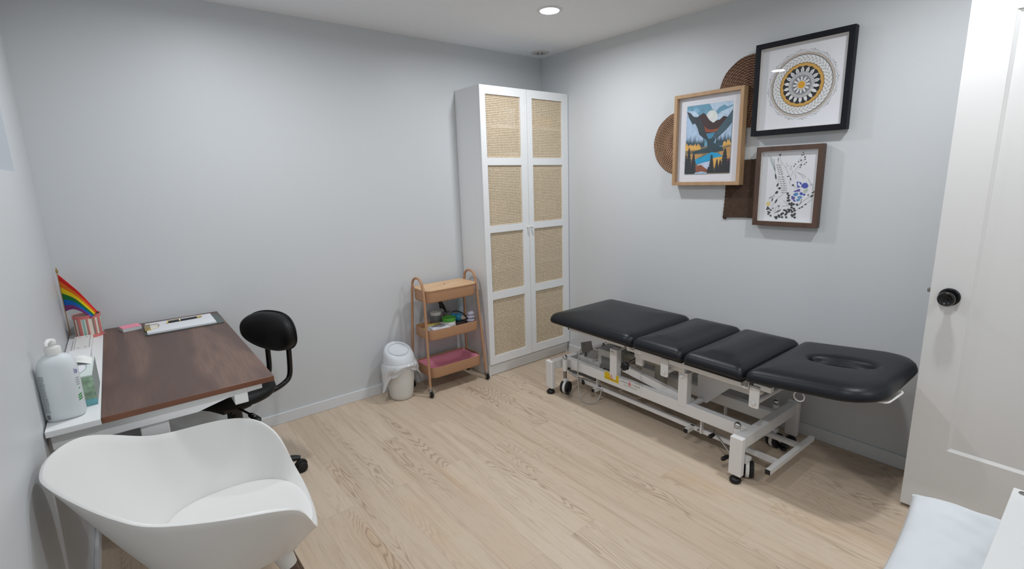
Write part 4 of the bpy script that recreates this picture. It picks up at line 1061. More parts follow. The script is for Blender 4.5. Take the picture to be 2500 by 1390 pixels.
# black pouch/brush hanging, tool cup
b = MB()
b.tube([(-.03, 0, .165), (-.005, -.004, .12), (.022, -.008, .065)], [.026, .026, .008], 14, flat=(1, .5)); b.tube([(-.012, .01, .10), (-.016, .01, .128), (-.02, 0, .16)], [.014, .012, .008], 12, flat=(1, .5))
o = b.build('massage_brush', BPLAS, None, 60); o.location = (-1.052, -.108, zt+.025); tag(o, 'black brush leaning out over the white lidded jar on the cart', 'brush')
o.location = (-1.045, -.10, zt+.028)
TC = empty('tool_cup', (-1.010, -.095, zt), 'glass of slim metal tools standing at the back of the cart tray', 'cup')
b = MB(); b.lathe([(0, 0), (.025, 0), (.030, .095), (.0285, .095), (.0235, .003), (0, .003)], n=28); b.build('glass', mat('cup_glass', (205, 205, 200), .06, trans=.85, ior=1.3), TC, 50)
for k, (dx, dy, h_) in enumerate(((.010, .0, .18), (-.012, .004, .135), (.0, .010, .15), (.014, -.008, .12))):
    MB().tube([(dx*.3, dy*.3, .006), (dx, dy, h_)], .0022, 8).build('tool', mat('tool_metal', (170, 165, 155), .3, metal=.8), TC, 50)
# blue double ball massager
BM = empty('ball_massager', (-.952, -.135, zt), 'blue double ball shaped bottle with a pale tip lying on the cart tray', 'massager')
b = MB()
def ball(c, r, q=20): b.lathe([(r*math.sin(PI*i/q), -r*math.cos(PI*i/q)) for i in range(1, q)], c, 'z', 28)
BLUE = mat('massager_blue', (50, 140, 176), .35)
ball((-.022, .022, .052), .029); ball((.004, -.006, .052), .030); b.build('ball_body', BLUE, BM, 60)
b = MB(); b.tube([(.018, -.022, .050), (.030, -.034, .047), (.040, -.044, .045), (.044, -.048, .044)], [.017, .014, .008, .002], 18); b.build('tip', mat('tip_pale', (190, 176, 166), .5), BM, 60)
b = MB(); b.box((-.050, -.04, 0), (.055, .045, .024), .004); o = b.build('dark_case', mat('case_dark', (70, 66, 64), .5), None, loc=None); o.location = (-.945, -.140, zt); tag(o, 'dark flat case under the blue ball massager on the cart', 'case')
b = MB(); b.tube(smoothed([(-.010, .030, .085), (.02, .025, .088), (.055, .005, .070), (.075, -.01, .045), (.08, -.02, .02)], 5), .007, 10, flat=(1, .5)); o = b.build('black_strap', BPLAS, None, 60); o.location = (-.958, -.128, zt); tag(o, 'black strap curling behind the blue massager on the cart', 'strap')
# stacked clear cups
for k in range(4):
    b = MB(); b.lathe([(0, 0), (.020, 0), (.030-.001*k, .006), (.031-.001*k, .009), (.022, .019), (.018, .0235), (0, .0235)], n=28)
    o = b.build('silicone_cup', mat('cup_clear', (225, 225, 240), .1, trans=.6, ior=1.3), None, 50); o.location = (-.892, -.215, zt+.002+k*.0240)
    tag(o, ['clear cup at the bottom of the small stack on the cart', 'clear cup second from the bottom of the small stack on the cart', 'clear cup second from the top of the small stack on the cart', 'clear cup topmost of the small stack on the cart'][k], 'cup', 'stacked clear cups on the cart')
# pale spray bottle standing at the back
b = MB(); b.lathe([(0, 0), (.020, 0), (.022, .004), (.022, .205), (.016, .222), (.010, .228), (0, .228)], n=28); o = b.build('spray_bottle', mat('bottle_pale', (176, 192, 200), .35), None, 50); o.location = (-.888, -.078, zt); tag(o, 'tall slim pale blue bottle at the back corner of the cart tray', 'bottle')

# ================================================================== WASTE BIN
BN = empty('waste_bin', (-1.425, -.150, 0), 'white plastic waste bin lined with a white bag beside the cart', 'waste bin')
PETW = mat('bin_white', (222, 221, 216), .4)
b = MB(); b.lathe([(0, 0), (.066, 0), (.073, .005), (.078, .03), (.088, .12), (.099, .225), (.101, .262), (.098, .262), (.086, .12), (.076, .03), (0, .008)], n=48); b.build('bin_body', PETW, BN, 50)
b = MB(); n = 48; rings = []
for r_, z, sl in ((.104, .238, 0), (.106, .245, 0), (.105, .262, .1), (.100, .292, .5), (.095, .315, .8), (.088, .329, .9), (.076, .336, .9), (.072, .333, .9), (.0, .333, .9)):
    rings.append([Vector((math.cos(2*PI*k/n)*r_, math.sin(2*PI*k/n)*r_, z + sl*math.sin(2*PI*k/n)*r_*.45)) for k in range(n)])
b.ring_tube(rings); b.build('swing_lid', mat('bin_lid_white', (216, 220, 224), .38), BN, 60)
b = MB(); pts_ = []
for k in range(40):
    a = 2*PI*k/40; x = math.cos(a)*.066; y = math.sin(a)*.058; pts_.append((x, y-.002, .3345+.9*.45*(y-.002)))
b.tube(pts_, .0012, 6, closed=True); b.build('flap_seam', mat('seam_grey', (170, 176, 180), .5), BN, 50)
b = MB(); NB = 96
def bag(u, v):
    a = 2*PI*u
    drop = .066 + .024*math.sin(a*2+1.2) + .012*math.sin(a*5)
    # long pulled corners at left (pointing down) and right (tied tuft)
    def bump_(a0, w_): 
        d = (a-a0+PI) % (2*PI)-PI; return math.exp(-(d/w_)**2)
    cl_ = bump_(math.radians(185), .30); cr = bump_(math.radians(340), .22)
    drop += .110*cl_ + .050*cr
    r_ = .1065 + .004*math.sin(a*9+v*4)*v + .0025*math.sin(a*23+v*9) + .020*v*(cl_*1.3) + .030*cr*v**1.5
    z = .256 - drop*v
    rr = r_ + .010*math.sin(PI*min(v*1.4, 1))
    return Vector((math.cos(a)*rr, math.sin(a)*rr, z))
b.grid(bag, NB, 14, wrapu=True)
o = b.build('bin_bag', mat('bag_film', (236, 238, 240), .25, alpha=.72, spec=.7), BN, 80); o.modifiers.new('s', 'SOLIDIFY').thickness = .0006

# ================================================================== WALL ART
XWALL = XR
def frame(name, label, y0, y1, z0, z1, w_, depth, mt, mat_w, paper_mt, gap=0.004):
    """y0 > y1 (y0 is the left side in the room)"""
    yc, zc = (y0+y1)/2, (z0+z1)/2
    e = empty(name, (XWALL-depth/2-.0092, yc, zc), label, 'framed picture')
    f = MB(); xa, xb = -depth/2, depth/2-.001; Y, Z = abs(y0-y1)/2, abs(z1-z0)/2
    f.box((xa, -Y, -Z), (xb, -Y+w_, Z), .001); f.box((xa, Y-w_, -Z), (xb, Y, Z), .001); f.box((xa, -Y+w_, -Z), (xb, Y-w_, -Z+w_), .001); f.box((xa, -Y+w_, Z-w_), (xb, Y-w_, Z), .001)
    f.build('frame_moulding', mt, e)
    return e, xa, xb, Y, Z
OAK = wood_mat('oak_frame', (184, 150, 114), (164, 128, 92), 2, 1.0, .5, .45); BRN = wood_mat('brown_frame', (92, 68, 56), (66, 47, 38), 2, 1.0, .5, .5)
BLK = mat('black_frame', (14, 16, 24), .55, spec=.3)
LINER = mat('white_liner', (214, 210, 205), .7)
def flatpoly(b, pts, x): b.face([(x, -p[0], p[1]) for p in pts])   # picture coords: u to the viewer's right, v up
def circ(u, v, r, n=48, r2=None): return [(u+math.cos(2*PI*k/n)*r, v+math.sin(2*PI*k/n)*(r2 or r)) for k in range(n)]
def annulus(b, u, v, r0, r1, x, n=72, wave=0, wn=0):
    for k in range(n):
        a0, a1 = 2*PI*k/n, 2*PI*(k+1)/n
        q0 = r1*(1+wave*math.cos(wn*a0)); q1 = r1*(1+wave*math.cos(wn*a1))
        p0 = r0*(1+wave*math.cos(wn*a0)); p1 = r0*(1+wave*math.cos(wn*a1))
        flatpoly(b, [(u+p0*math.cos(a0), v+p0*math.sin(a0)), (u+q0*math.cos(a0), v+q0*math.sin(a0)), (u+q1*math.cos(a1), v+q1*math.sin(a1)), (u+p1*math.cos(a1), v+p1*math.sin(a1))], x)
def line(b, pts, w_, x, taper=False, closed=False):
    pts = [Vector((p[0], p[1])) for p in pts]; N = len(pts)
    L_, R_ = [], []
    for i in range(N):
        d = (pts[(i+1) % N]-pts[i-1]) if closed else (pts[min(i+1, N-1)]-pts[max(i-1, 0)])
        if d.length < 1e-9: d = Vector((1, 0))
        d.normalize(); nn = Vector((-d.y, d.x)); ww = w_/2*(1-(i/(N-1))*.8 if taper else 1)
        L_.append(pts[i]+nn*ww); R_.append(pts[i]-nn*ww)
    for i in range(N if closed else N-1):
        j = (i+1) % N
        flatpoly(b, [L_[i], L_[j], R_[j], R_[i]], x)
def sm2(pts, k=5, closed=False): return [(p.x, p.y) for p in smoothed([Vector((q[0], q[1], 0)) for q in pts], k, closed)]
LAYER = [0]
def leaf(b, u, v, ang, l, w_, x, n=7):
    LAYER[0] += 1; x -= (LAYER[0] % 40)*.000012
    t_ = []; d = Vector((math.cos(ang), math.sin(ang))); nn = Vector((-d.y, d.x)); o_ = Vector((u, v))
    up_ = [o_ + d*l*i/n + nn*w_/2*math.sin(PI*i/n)**.8 for i in range(n+1)]; dn = [o_ + d*l*i/n - nn*w_/2*math.sin(PI*i/n)**.8 for i in range(n-1, 0, -1)]
    flatpoly(b, up_+dn, x)

# --- black frame, mandala
e, xa, xb, Y, Z = frame('mandala_picture', 'large black framed mandala drawing with a gold centre, uppermost on the right wall', -1.738, -2.193, 1.606, 2.061, .026, .040, BLK, 0, PAPER)
px = xb-.012
MB().box((px, -Y+.024, -Z+.024), (px+.003, Y-.024, Z-.024)).build('paper', PAPER, e)
b = MB()
for s_ in (-1, 1):
    b.box((xa+.006, s_*(Y-.0275)-.0015, -Z+.026), (px, s_*(Y-.0275)+.0015, Z-.026)); b.box((xa+.006, -Y+.026, s_*(Z-.0275)-.0015), (px, Y-.026, s_*(Z-.0275)+.0015))
b.build('liner', LINER, e)
b = MB(); X0 = px-.0004; mu, mv = 0.002, .003
LG = mat('ink_line', (96, 92, 90), .7); OCH = mat('ochre_ink', (205, 160, 78), .6); GLD = mat('gold_ink', (218, 160, 40), .5); BLKI = mat('black_ink', (34, 34, 40), .7); GRI = mat('grey_ink', (150, 151, 154), .7); PWH = mat('paper_white2', (226, 226, 226), .7); TAN = mat('tan_ink', (196, 184, 170), .7)
R = .161
b.use(LG)
for k in range(16):
    a = 2*PI*k/16+.1
    for off in (-.5, .5):
        pts = [(mu+math.cos(a+off*2*PI/16*t)*(R*(1-.0)-.010+.010*math.sin(PI*t)*1.0+.003), mv+math.sin(a+off*2*PI/16*t)*(R-.010+.010*math.sin(PI*t)+.003)) for t in [i/8 for i in range(9)]]
        line(b, pts, .0009, X0)
        pts = [(mu+math.cos(a+off*2*PI/16*t)*(R-.012+.016*(1-t)), mv+math.sin(a+off*2*PI/16*t)*(R-.012+.016*(1-t))) for t in [i/6 for i in range(7)]]
        line(b, pts, .0008, X0)
    flatpoly(b, circ(mu+math.cos(a)*(R+.005), mv+math.sin(a)*(R+.005), .0022, 6), X0)
b.use(TAN); annulus(b, mu, mv, R*.885, R*.935, X0-.0001, 96)
b.use(LG); annulus(b, mu, mv, R*.932, R*.938, X0-.0002, 96); annulus(b, mu, mv, R*.880, R*.886, X0-.0002, 96)
b.use(OCH); annulus(b, mu, mv, R*.50, R*.66, X0-.0001, 144)
# braid of three strands, drawn over and under each other
NBR = 13; NSEG = 720
for ph in range(3):
    P = []
    for i in range(NSEG+1):
        t = 2*PI*i/NSEG; f_ = NBR*t + ph*2*PI/3
        rr = R*(.752 + .076*math.sin(f_)); P.append((mu+math.cos(t)*rr, mv+math.sin(t)*rr, math.sin(2*f_)))
    for i in range(NSEG):
        p, q = P[i], P[i+1]; d = Vector((q[0]-p[0], q[1]-p[1])); d.normalize()
        d0 = Vector((P[i][0]-P[i-1 if i else NSEG-1][0], P[i][1]-P[i-1 if i else NSEG-1][1])).normalized(); d1 = Vector((P[(i+2) % NSEG][0]-q[0], P[(i+2) % NSEG][1]-q[1])).normalized()
        n0 = (d0+d); n0 = Vector((-n0.y, n0.x)).normalized(); n1 = (d1+d); n1 = Vector((-n1.y, n1.x)).normalized()
        for mt_, w_, dz in ((LG, R*.041, 0.0), (PWH, R*.034, .00005)):
            b.use(mt_)
            x0_ = X0-.0006-.00035*p[2]-dz; x1_ = X0-.0006-.00035*q[2]-dz
            b.face([(x0_, -(p[0]+n0.x*w_), p[1]+n0.y*w_), (x1_, -(q[0]+n1.x*w_), q[1]+n1.y*w_), (x1_, -(q[0]-n1.x*w_), q[1]-n1.y*w_), (x0_, -(p[0]-n0.x*w_), p[1]-n0.y*w_)])
b.use(LG); annulus(b, mu, mv, R*.868, R*.876, X0-.0012, 96)
b.use(OCH); annulus(b, mu, mv, R*.545, R*.625, X0-.0012, 160, .018, 18)
b.use(LG); annulus(b, mu, mv, R*.625, R*.633, X0-.0012, 160, .018, 18)
b.use(BLKI); flatpoly(b, [(mu+math.cos(2*PI*k/144)*R*.545*(1+.018*math.cos(18*2*PI*k/144)), mv+math.sin(2*PI*k/144)*R*.545*(1+.018*math.cos(18*2*PI*k/144))) for k in range(144)], X0-.0013)
for k in range(18):
    a = 2*PI*(k+.5)/18
    b.use(PWH); leaf(b, mu+math.cos(a)*R*.33, mv+math.sin(a)*R*.33, a, R*.20, R*.095, X0-.0014)
    b.use(LG)
    for dd_ in (-.045, 0, .045): line(b, [(mu+math.cos(a+dd_)*R*.37, mv+math.sin(a+dd_)*R*.37), (mu+math.cos(a)*R*.50, mv+math.sin(a)*R*.50)], .0008, X0-.0015)
b.use(GRI); flatpoly(b, circ(mu, mv, R*.385, 64), X0-.0016)
b.use(PWH); annulus(b, mu, mv, R*.355, R*.365, X0-.0017); annulus(b, mu, mv, R*.30, R*.31, X0-.0017)
for k in range(60):
    a = 2*PI*k/60; flatpoly(b, circ(mu+math.cos(a)*R*.332, mv+math.sin(a)*R*.332, R*.011, 8), X0-.0017)
b.use(LG); annulus(b, mu, mv, R*.27, R*.275, X0-.0017)
for k in range(12):
    a = 2*PI*k/12; b.use(PWH); leaf(b, mu+math.cos(a)*R*.12, mv+math.sin(a)*R*.12, a, R*.14, R*.055, X0-.0018)
    b.use(BLKI); leaf(b, mu+math.cos(a+.26)*R*.17, mv+math.sin(a+.26)*R*.17, a+.26, R*.08, R*.018, X0-.0018)
b.use(PWH); flatpoly(b, circ(mu, mv, R*.125), X0-.0019); b.use(GLD); flatpoly(b, circ(mu, mv, R*.11), X0-.0020)
b.build('mandala_print', None, e)
MB().box((xa+.004, -Y+.02, -Z+.02), (xa+.0055, Y-.02, Z-.02)).build('glass', PGLASS, e)

# --- oak frame, mountain lake print
e, xa, xb, Y, Z = frame('landscape_picture', 'oak framed mountain lake print with a white mat, leftmost of the three pictures', -1.264, -1.694, 1.350, 1.874, .020, .050, OAK, 0, PAPER)
px = xb-.022
MB().box((px, -Y+.018, -Z+.018), (px+.003, Y-.018, Z-.018)).build('mount_board', mat('mat_white', (228, 228, 234), .8), e)
b = MB(); X0 = px-.0004
AW, AH = .143, .1955   # half sizes of the print
def W(u, v): return ((u-.5)*2*AW, (.5-v)*2*AH)
def C(name, c): return mat('print_'+name, c, .6, var=.14, vscale=38)
SKY1, SKY2, SKY3 = C('sky', (108, 160, 186)), C('cloud_pale', (190, 212, 232)), C('cloud_blue', (140, 184, 212))
POLYN = [0]
def poly(mt, pts, lay, k=0):
    b.use(mt); P = [W(*p) for p in pts]
    if k: P = sm2(P, k, True)
    POLYN[0] += 1; flatpoly(b, P, X0-lay*.00028-(POLYN[0] % 30)*.000009)
poly(SKY1, [(0, 0), (1, 0), (1, 1), (0, 1)], 0)
poly(SKY2, [(.5, 0), (1, 0), (1, .05), (.9, .075), (.82, .04), (.72, .07), (.64, .12), (.58, .09)], 1)
poly(SKY3, [(0, .05), (.12, .08), (.22, .03), (.3, .09), (.2, .13), (.08, .1), (0, .12)], 1)
poly(SKY2, [(0, .09), (.08, .07), (.18, .085), (.26, .13), (.3, .2), (.2, .22), (.1, .17), (0, .14)], 2)
poly(SKY2, [(.66, .18), (.75, .13), (.86, .11), (1, .07), (1, .3), (.6, .3)], 2)
b.use(C('moon', (226, 230, 226))); flatpoly(b, [(W(.56, .19)[0]+math.cos(t)*.036, W(.56, .19)[1]+math.sin(t)*.036) for t in [2*PI*i/40 for i in range(40)]], X0-2.5*.00028)
poly(C('mist', (214, 226, 236)), [(.44, .22), (.5, .26), (.6, .3), (.72, .28), (.9, .2), (1, .3), (.6, .36), (.44, .3)], 4)
poly(C('far_mountain', (66, 46, 48)), [(.2, .19), (.3, .15), (.38, .12), (.43, .15), (.52, .235), (.6, .275), (.68, .245), (.74, .24), (.82, .195), (.92, .22), (1, .14), (1, .45), (.3, .45)], 5)
poly(C('rust', (150, 78, 50)), [(.40, .30), (.44, .33), (.5, .36), (.6, .37), (.7, .36), (.76, .33), (.74, .39), (.6, .41), (.44, .40)], 6)
poly(C('dark_slope', (52, 62, 70)), [(0, .075), (.08, .1), (.16, .16), (.24, .17), (.32, .2), (.36, .28), (.42, .36), (.5, .48), (.52, .51), (.42, .49), (.3, .42), (.24, .3), (.16, .27), (.08, .2)], 7)
poly(C('right_slope', (70, 96, 108)), [(1, .12), (.93, .19), (.86, .25), (.76, .33), (.66, .42), (.58, .5), (.72, .49), (.86, .4), (1, .32)], 7)
poly(C('snow', (176, 200, 226)), [(0, .12), (.08, .2), (.14, .27), (.2, .26), (.26, .33), (.3, .42), (.42, .5), (.42, .56), (0, .56)], 8)
poly(C('snow', (176, 200, 226)), [(1, .30), (.93, .36), (.84, .42), (.74, .48), (.66, .52), (.66, .56), (1, .56)], 8)
poly(C('upper_lake', (74, 142, 176)), [(.46, .42), (.66, .41), (.6, .48), (.53, .5), (.5, .48)], 8)
TEALT = C('tree_far', (52, 78, 92))
for base, x0_, x1_, n_ in ((.58, 0.0, .42, 16), (.57, .68, 1.0, 12)):
    for i in range(n_):
        u = x0_+(x1_-x0_)*(i+.5)/n_; h_ = random.uniform(.07, .15); poly(TEALT, [(u-.018, base), (u, base-h_), (u+.018, base)], 9)
    poly(TEALT, [(x0_, base-.04), (x1_, base-.02), (x1_, base+.03), (x0_, base+.03)], 9)
YL2 = C('gold_tree', (226, 176, 92))
for base, x0_, x1_, n_ in ((.63, 0.0, .35, 13), (.62, .84, 1.0, 8)):
    for i in range(n_):
        u = x0_+(x1_-x0_)*(i+.5)/n_; h_ = random.uniform(.05, .10); poly(YL2, [(u-.02, base), (u-.008, base-h_), (u+.008, base-h_*.8), (u+.02, base)], 10)
    poly(YL2, [(x0_, base-.03), (x1_, base-.02), (x1_, base+.02), (x0_, base+.02)], 10)
poly(C('ground', (134, 116, 90)), [(0, .62), (.3, .615), (.5, .6), (.8, .62), (1, .6), (1, 1), (0, 1)], 10)
poly(C('river_dark', (46, 70, 80)), [(.46, .5), (.66, .5), (.62, .55), (.72, .6), (.84, .64), (.86, .68), (.74, .69), (.6, .7), (.4, .7), (.2, .70), (.14, .68), (.3, .65), (.5, .62), (.5, .56)], 11)
poly(C('gold_bank', (196, 150, 92)), [(.02, .70), (.2, .71), (.44, .72), (.3, .76), (.22, .80), (.0, .76)], 11)
poly(C('gold_bank', (196, 150, 92)), [(.72, .66), (1, .63), (1, .8), (.86, .78), (.78, .72)], 10)
poly(C('lake', (26, 158, 206)), [(.6, .69), (.74, .71), (.86, .76), (.78, .78), (.6, .81), (.4, .84), (.26, .86), (.26, .83), (.22, .79), (.4, .75)], 12)
poly(C('snow_low', (196, 208, 232)), [(.30, .86), (.44, .835), (.62, .81), (.62, .96), (.3, .96)], 12)
poly(C('gold_tree', (226, 176, 92)), [(.62, .78), (.84, .76), (.84, .92), (.62, .92)], 12)
poly(C('rock', (146, 84, 60)), [(.2, .93), (.28, .88), (.38, .87), (.46, .91), (.52, .94), (.56, 1), (.24, 1)], 13)
poly(C('maroon', (120, 60, 76)), [(.9, .84), (1, .78), (1, .9), (.92, .9)], 13)
DKT = C('near_tree', (44, 48, 52))
for u, topv, basev, hw in ((.09, .6, 1.0, .10), (.20, .68, 1.0, .09), (.02, .7, 1, .08), (.61, .72, .99, .09), (.73, .79, .99, .07), (.89, .64, .99, .12), (.80, .80, .99, .07), (.55, .9, .99, .06), (.98, .8, .99, .06)):
    P = [(u, topv)]; nst = 8
    for side in (1, -1):
        rng_ = range(1, nst+1) if side == 1 else range(nst, 0, -1)
        for i in rng_:
            v = topv+(basev-topv)*i/nst; ww = hw*(.15+.85*i/nst)
            if side == 1: P += [(min(1, u+ww), v), (min(1, u+ww*.55), v-.004)] if i < nst else [(min(1, u+ww), v)]
            else: P += ([(max(0, u-ww*.55), v-.004), (max(0, u-ww), v)] if i < nst else [(max(0, u-ww), v)])
    poly(DKT, P, 14)
poly(C('water_edge', (170, 200, 226)), [(.24, .985), (.4, .965), (.52, .985), (.52, 1), (.24, 1)], 14)
b.build('landscape_print', None, e)
MB().box((xa+.004, -Y+.016, -Z+.016), (xa+.0055, Y-.016, Z-.016)).build('glass', PGLASS, e)

# --- brown frame, botanical watercolour
e, xa, xb, Y, Z = frame('botanical_picture', 'dark brown framed botanical watercolour with a blue flower shape, lowest on the right wall', -1.776, -2.105, 1.134, 1.547, .024, .036, BRN, 0, PAPER)
px = xb-.012
MB().box((px, -Y+.022, -Z+.022), (px+.003, Y-.022, Z-.022)).build('paper', PAPER, e)
b = MB()
for s_ in (-1, 1):
    b.box((xa+.006, s_*(Y-.0255)-.0015, -Z+.024), (px, s_*(Y-.0255)+.0015, Z-.024)); b.box((xa+.006, -Y+.024, s_*(Z-.0255)-.0015), (px, Y-.024, s_*(Z-.0255)+.0015))
b.build('liner', LINER, e)
b = MB(); X0 = px-.0004; AW, AH = Y-.026, Z-.026
def W2(x_, y_):
    # measured picture positions (image pixels of the enlarged view) -> sheet coordinates
    u = (x_-145-(y_-110)*-.065)/(880.0-.0*(y_)); v = (y_-110 - (x_-150)*-.03*(1-(y_-110)/1150.0) - (x_-150)*.06*((y_-110)/1150.0))/1140.0
    return ((u-.5)*2*AW, (.5-v)*2*AH)
GD, GM, GL2 = mat('leaf_dark', (62, 66, 66), .7), mat('leaf_mid', (98, 102, 98), .7), mat('leaf_green', (84, 118, 100), .7)
def stem(mt, pts, w_=2.2, x=0): b.use(mt); line(b, sm2([W2(*p) for p in pts], 6), w_*.00034, X0-x)
def lf(mt, x_, y_, ang, l, w_, x=.0001): b.use(mt); q = W2(x_, y_); leaf(b, q[0], q[1], math.radians(ang), l*.00030, w_*.00028, X0-x)
stem(GL2, [(235, 160), (280, 280), (330, 400), (355, 455)], 5); stem(GL2, [(270, 180), (300, 270), (340, 410)], 6); stem(GM, [(320, 220), (330, 300), (345, 420)], 5)
lf(GD, 390, 200, -85, 75, 12); stem(GM, [(390, 200), (405, 350), (440, 440), (470, 560), (490, 700), (480, 790), (430, 850), (370, 880)], 3)
for i in range(13):
    y_ = 330+i*37; x_ = 400+max(0, min(90, (y_-350)*.26))
    for s_ in (-1, 1): lf(GM, x_, y_+14, 90+s_*(55 if i < 5 else 80), 58, 9)
stem(GM, [(425, 165), (430, 250), (510, 370), (560, 480), (585, 560), (575, 660)], 3); lf(GD, 400, 155, 0, 50, 18); lf(GD, 420, 190, 95, 40, 12)
stem(GM, [(515, 375), (535, 340), (530, 315)], 2.5); stem(GM, [(585, 530), (620, 460), (600, 380), (590, 350)], 2.5); lf(GD, 530, 522, 10, 50, 16); lf(GD, 590, 540, -75, 50, 18)
for x_, y_ in ((530, 315), (590, 350), (580, 385), (640, 365), (545, 350)): lf(GM, x_, y_, random.uniform(0, 360), 18, 9)
stem(GM, [(645, 465), (690, 380), (760, 300), (820, 220)], 3); stem(GM, [(720, 270), (745, 210), (780, 160)], 2.5)
for x_, y_ in ((780, 145), (805, 172), (825, 210), (795, 220), (800, 250), (770, 255), (750, 275), (720, 292), (815, 298), (790, 325), (765, 342), (745, 355), (725, 378), (680, 320), (650, 365), (775, 180)): lf(GD, x_, y_, random.uniform(0, 180), 30, 19)
stem(GM, [(680, 455), (760, 480), (830, 540)], 4); stem(GM, [(720, 470), (770, 520), (800, 570)], 3); stem(GM, [(860, 560), (900, 640), (930, 700), (935, 760)], 4); stem(GM, [(905, 655), (950, 655)], 4); stem(GM, [(905, 655), (880, 685)], 4)
stem(GM, [(655, 480), (675, 520), (660, 560)], 4); lf(GD, 345, 460, -78, 120, 28); stem(GD, [(385, 530), (400, 600), (370, 605)], 3); lf(GD, 370, 690, 68, 75, 34)
for x_, y_ in ((390, 715), (415, 735), (355, 775), (375, 800), (345, 805)): lf(GD, x_, y_, random.uniform(0, 90), 46, 36)
stem(GM, [(330, 810), (300, 850), (240, 880)], 3); lf(GM, 240, 885, 35, 80, 14); lf(GM, 325, 815, -80, 50, 10); lf(GD, 290, 940, 80, 85, 22); lf(GD, 340, 965, 62, 90, 30); stem(GM, [(300, 1020), (310, 980), (345, 960)], 3)
b.use(mat('flower_yellow', (226, 206, 130), .7)); 
for k in range(6): q = W2(235, 970); leaf(b, q[0], q[1], k*PI/3, .013, .010, X0-.0001)
for x_, y_ in ((205, 1030), (225, 1060), (200, 1075), (255, 1075), (215, 1100), (235, 1125), (215, 1140), (255, 1165)): lf(GD, x_, y_, random.uniform(-30, 60), 42, 34)
stem(GM, [(345, 1140), (350, 1080), (370, 1010)], 3); stem(GM, [(345, 1140), (400, 1060), (420, 1000)], 3); lf(GM, 360, 1125, 35, 110, 26); lf(GM, 395, 1030, 60, 45, 30); lf(GD, 290, 1050, 10, 45, 18); stem(GM, [(305, 1060), (330, 1100), (345, 1140)], 2.5)
stem(GM, [(485, 920), (530, 970), (560, 1020)], 4); stem(GM, [(460, 1022), (510, 1008), (555, 1018)], 4)
for x_, y_ in ((345, 1190), (370, 1180), (360, 1210), (400, 1165), (410, 1190), (445, 1170), (455, 1195), (450, 1145), (470, 1125), (490, 1080), (520, 1075), (530, 1105), (560, 1060), (570, 1090), (605, 1045), (600, 1075), (510, 1160), (535, 1155), (525, 1190), (570, 1125), (640, 1060), (655, 1095), (620, 1130), (655, 1145), (610, 1170), (650, 1175), (630, 1205), (655, 1205), (545, 820), (560, 850), (550, 885), (565, 915), (545, 920), (575, 965), (610, 955), (605, 985), (640, 1000), (690, 985)): lf(GD, x_-14, y_, random.uniform(-40, 60), 50, 40)
stem(GD, [(560, 830), (565, 920), (600, 990), (640, 1060)], 4)
stem(GM, [(700, 1020), (780, 950), (860, 880), (930, 820)], 4); stem(GM, [(705, 1080), (780, 1020), (860, 960), (930, 905)], 4); stem(GM, [(740, 990), (760, 940), (770, 900)], 9); lf(GD, 860, 850, 70, 35, 22)
for x_, y_ in ((915, 800), (905, 850), (925, 865), (945, 800), (900, 880), (720, 1060), (760, 1040), (810, 1000)): lf(GD, x_, y_, random.uniform(0, 80), 42, 24)
stem(GM, [(640, 680), (680, 710), (710, 720)], 4); lf(GD, 610, 665, 0, 45, 34)
B1, B2, B3, B4 = mat('wash_blue', (70, 84, 172), .7), mat('wash_violet', (98, 88, 160), .7), mat('wash_sky', (86, 140, 190), .7), mat('wash_sage', (186, 196, 182), .7)
def blob(mt, pts, x=.0002): b.use(mt); flatpoly(b, sm2([W2(*p) for p in pts], 5, True), X0-x)
blob(B1, [(770, 660), (800, 632), (845, 635), (866, 680), (850, 712), (800, 722), (775, 700), (755, 705)])
blob(B1, [(690, 610), (720, 612), (705, 640), (712, 670), (740, 690), (720, 712), (696, 690), (694, 650)]); blob(B1, [(725, 612), (760, 625), (765, 660), (748, 655)])
blob(B2, [(640, 770), (690, 745), (735, 730), (742, 770), (700, 775), (660, 778)]); blob(B4, [(790, 770), (830, 730), (862, 745), (840, 790), (800, 795)])
blob(B3, [(640, 815), (680, 790), (715, 800), (705, 835), (660, 850)]); blob(B1, [(735, 800), (760, 785), (785, 800), (780, 830), (745, 830)]); blob(B1, [(790, 815), (825, 815), (815, 840), (792, 842)])
blob(B2, [(608, 850), (640, 850), (668, 880), (650, 905), (615, 900)]); blob(B3, [(705, 860), (745, 850), (775, 860), (760, 890), (715, 885)]); blob(B1, [(635, 915), (665, 910), (675, 940), (650, 938)]); blob(B3, [(690, 905), (730, 895), (745, 915), (700, 938)])
b.build('botanical_print', None, e)
MB().box((xa+.004, -Y+.02, -Z+.02), (xa+.0055, Y-.02, Z-.02)).build('glass', PGLASS, e)

# --- woven mats behind the frames
def round_mat(name, yc, zc, r, rings_, mt, label, th=.008):
    b = MB(); loc = (XWALL-.001, yc, zc)
    prof = [(0.0005, -th)]
    step = r/rings_
    for k in range(rings_):
        for t in (.0, .25, .5, .75): prof.append((step*(k+t)+.0006, -th*(.62+.38*math.sin(PI*t)) ))
    prof += [(r, -th*.5), (r, 0), (.0005, 0)]
    b.lathe(prof, (0, 0, 0), 'x', 180)
    for v in b.bm.verts:
        rr = math.hypot(v.co.y, v.co.z)
        if rr > r*.96:
            a = math.atan2(v.co.z, v.co.y); k_ = 1+.006*math.sin(a*70)+.005*math.sin(a*11+1); v.co.y *= k_; v.co.z *= k_
    o = b.build(name, mt, None, 60); o.location = loc
    return tag(o, label, 'woven mat')
round_mat('woven_mat', -1.272, 1.603, .186, 18, coil_mat('seagrass_coil', (186, 150, 120), (92, 66, 50), (0, 0), .0115, .016), 'round tan braided mat on the wall, half behind the oak frame')
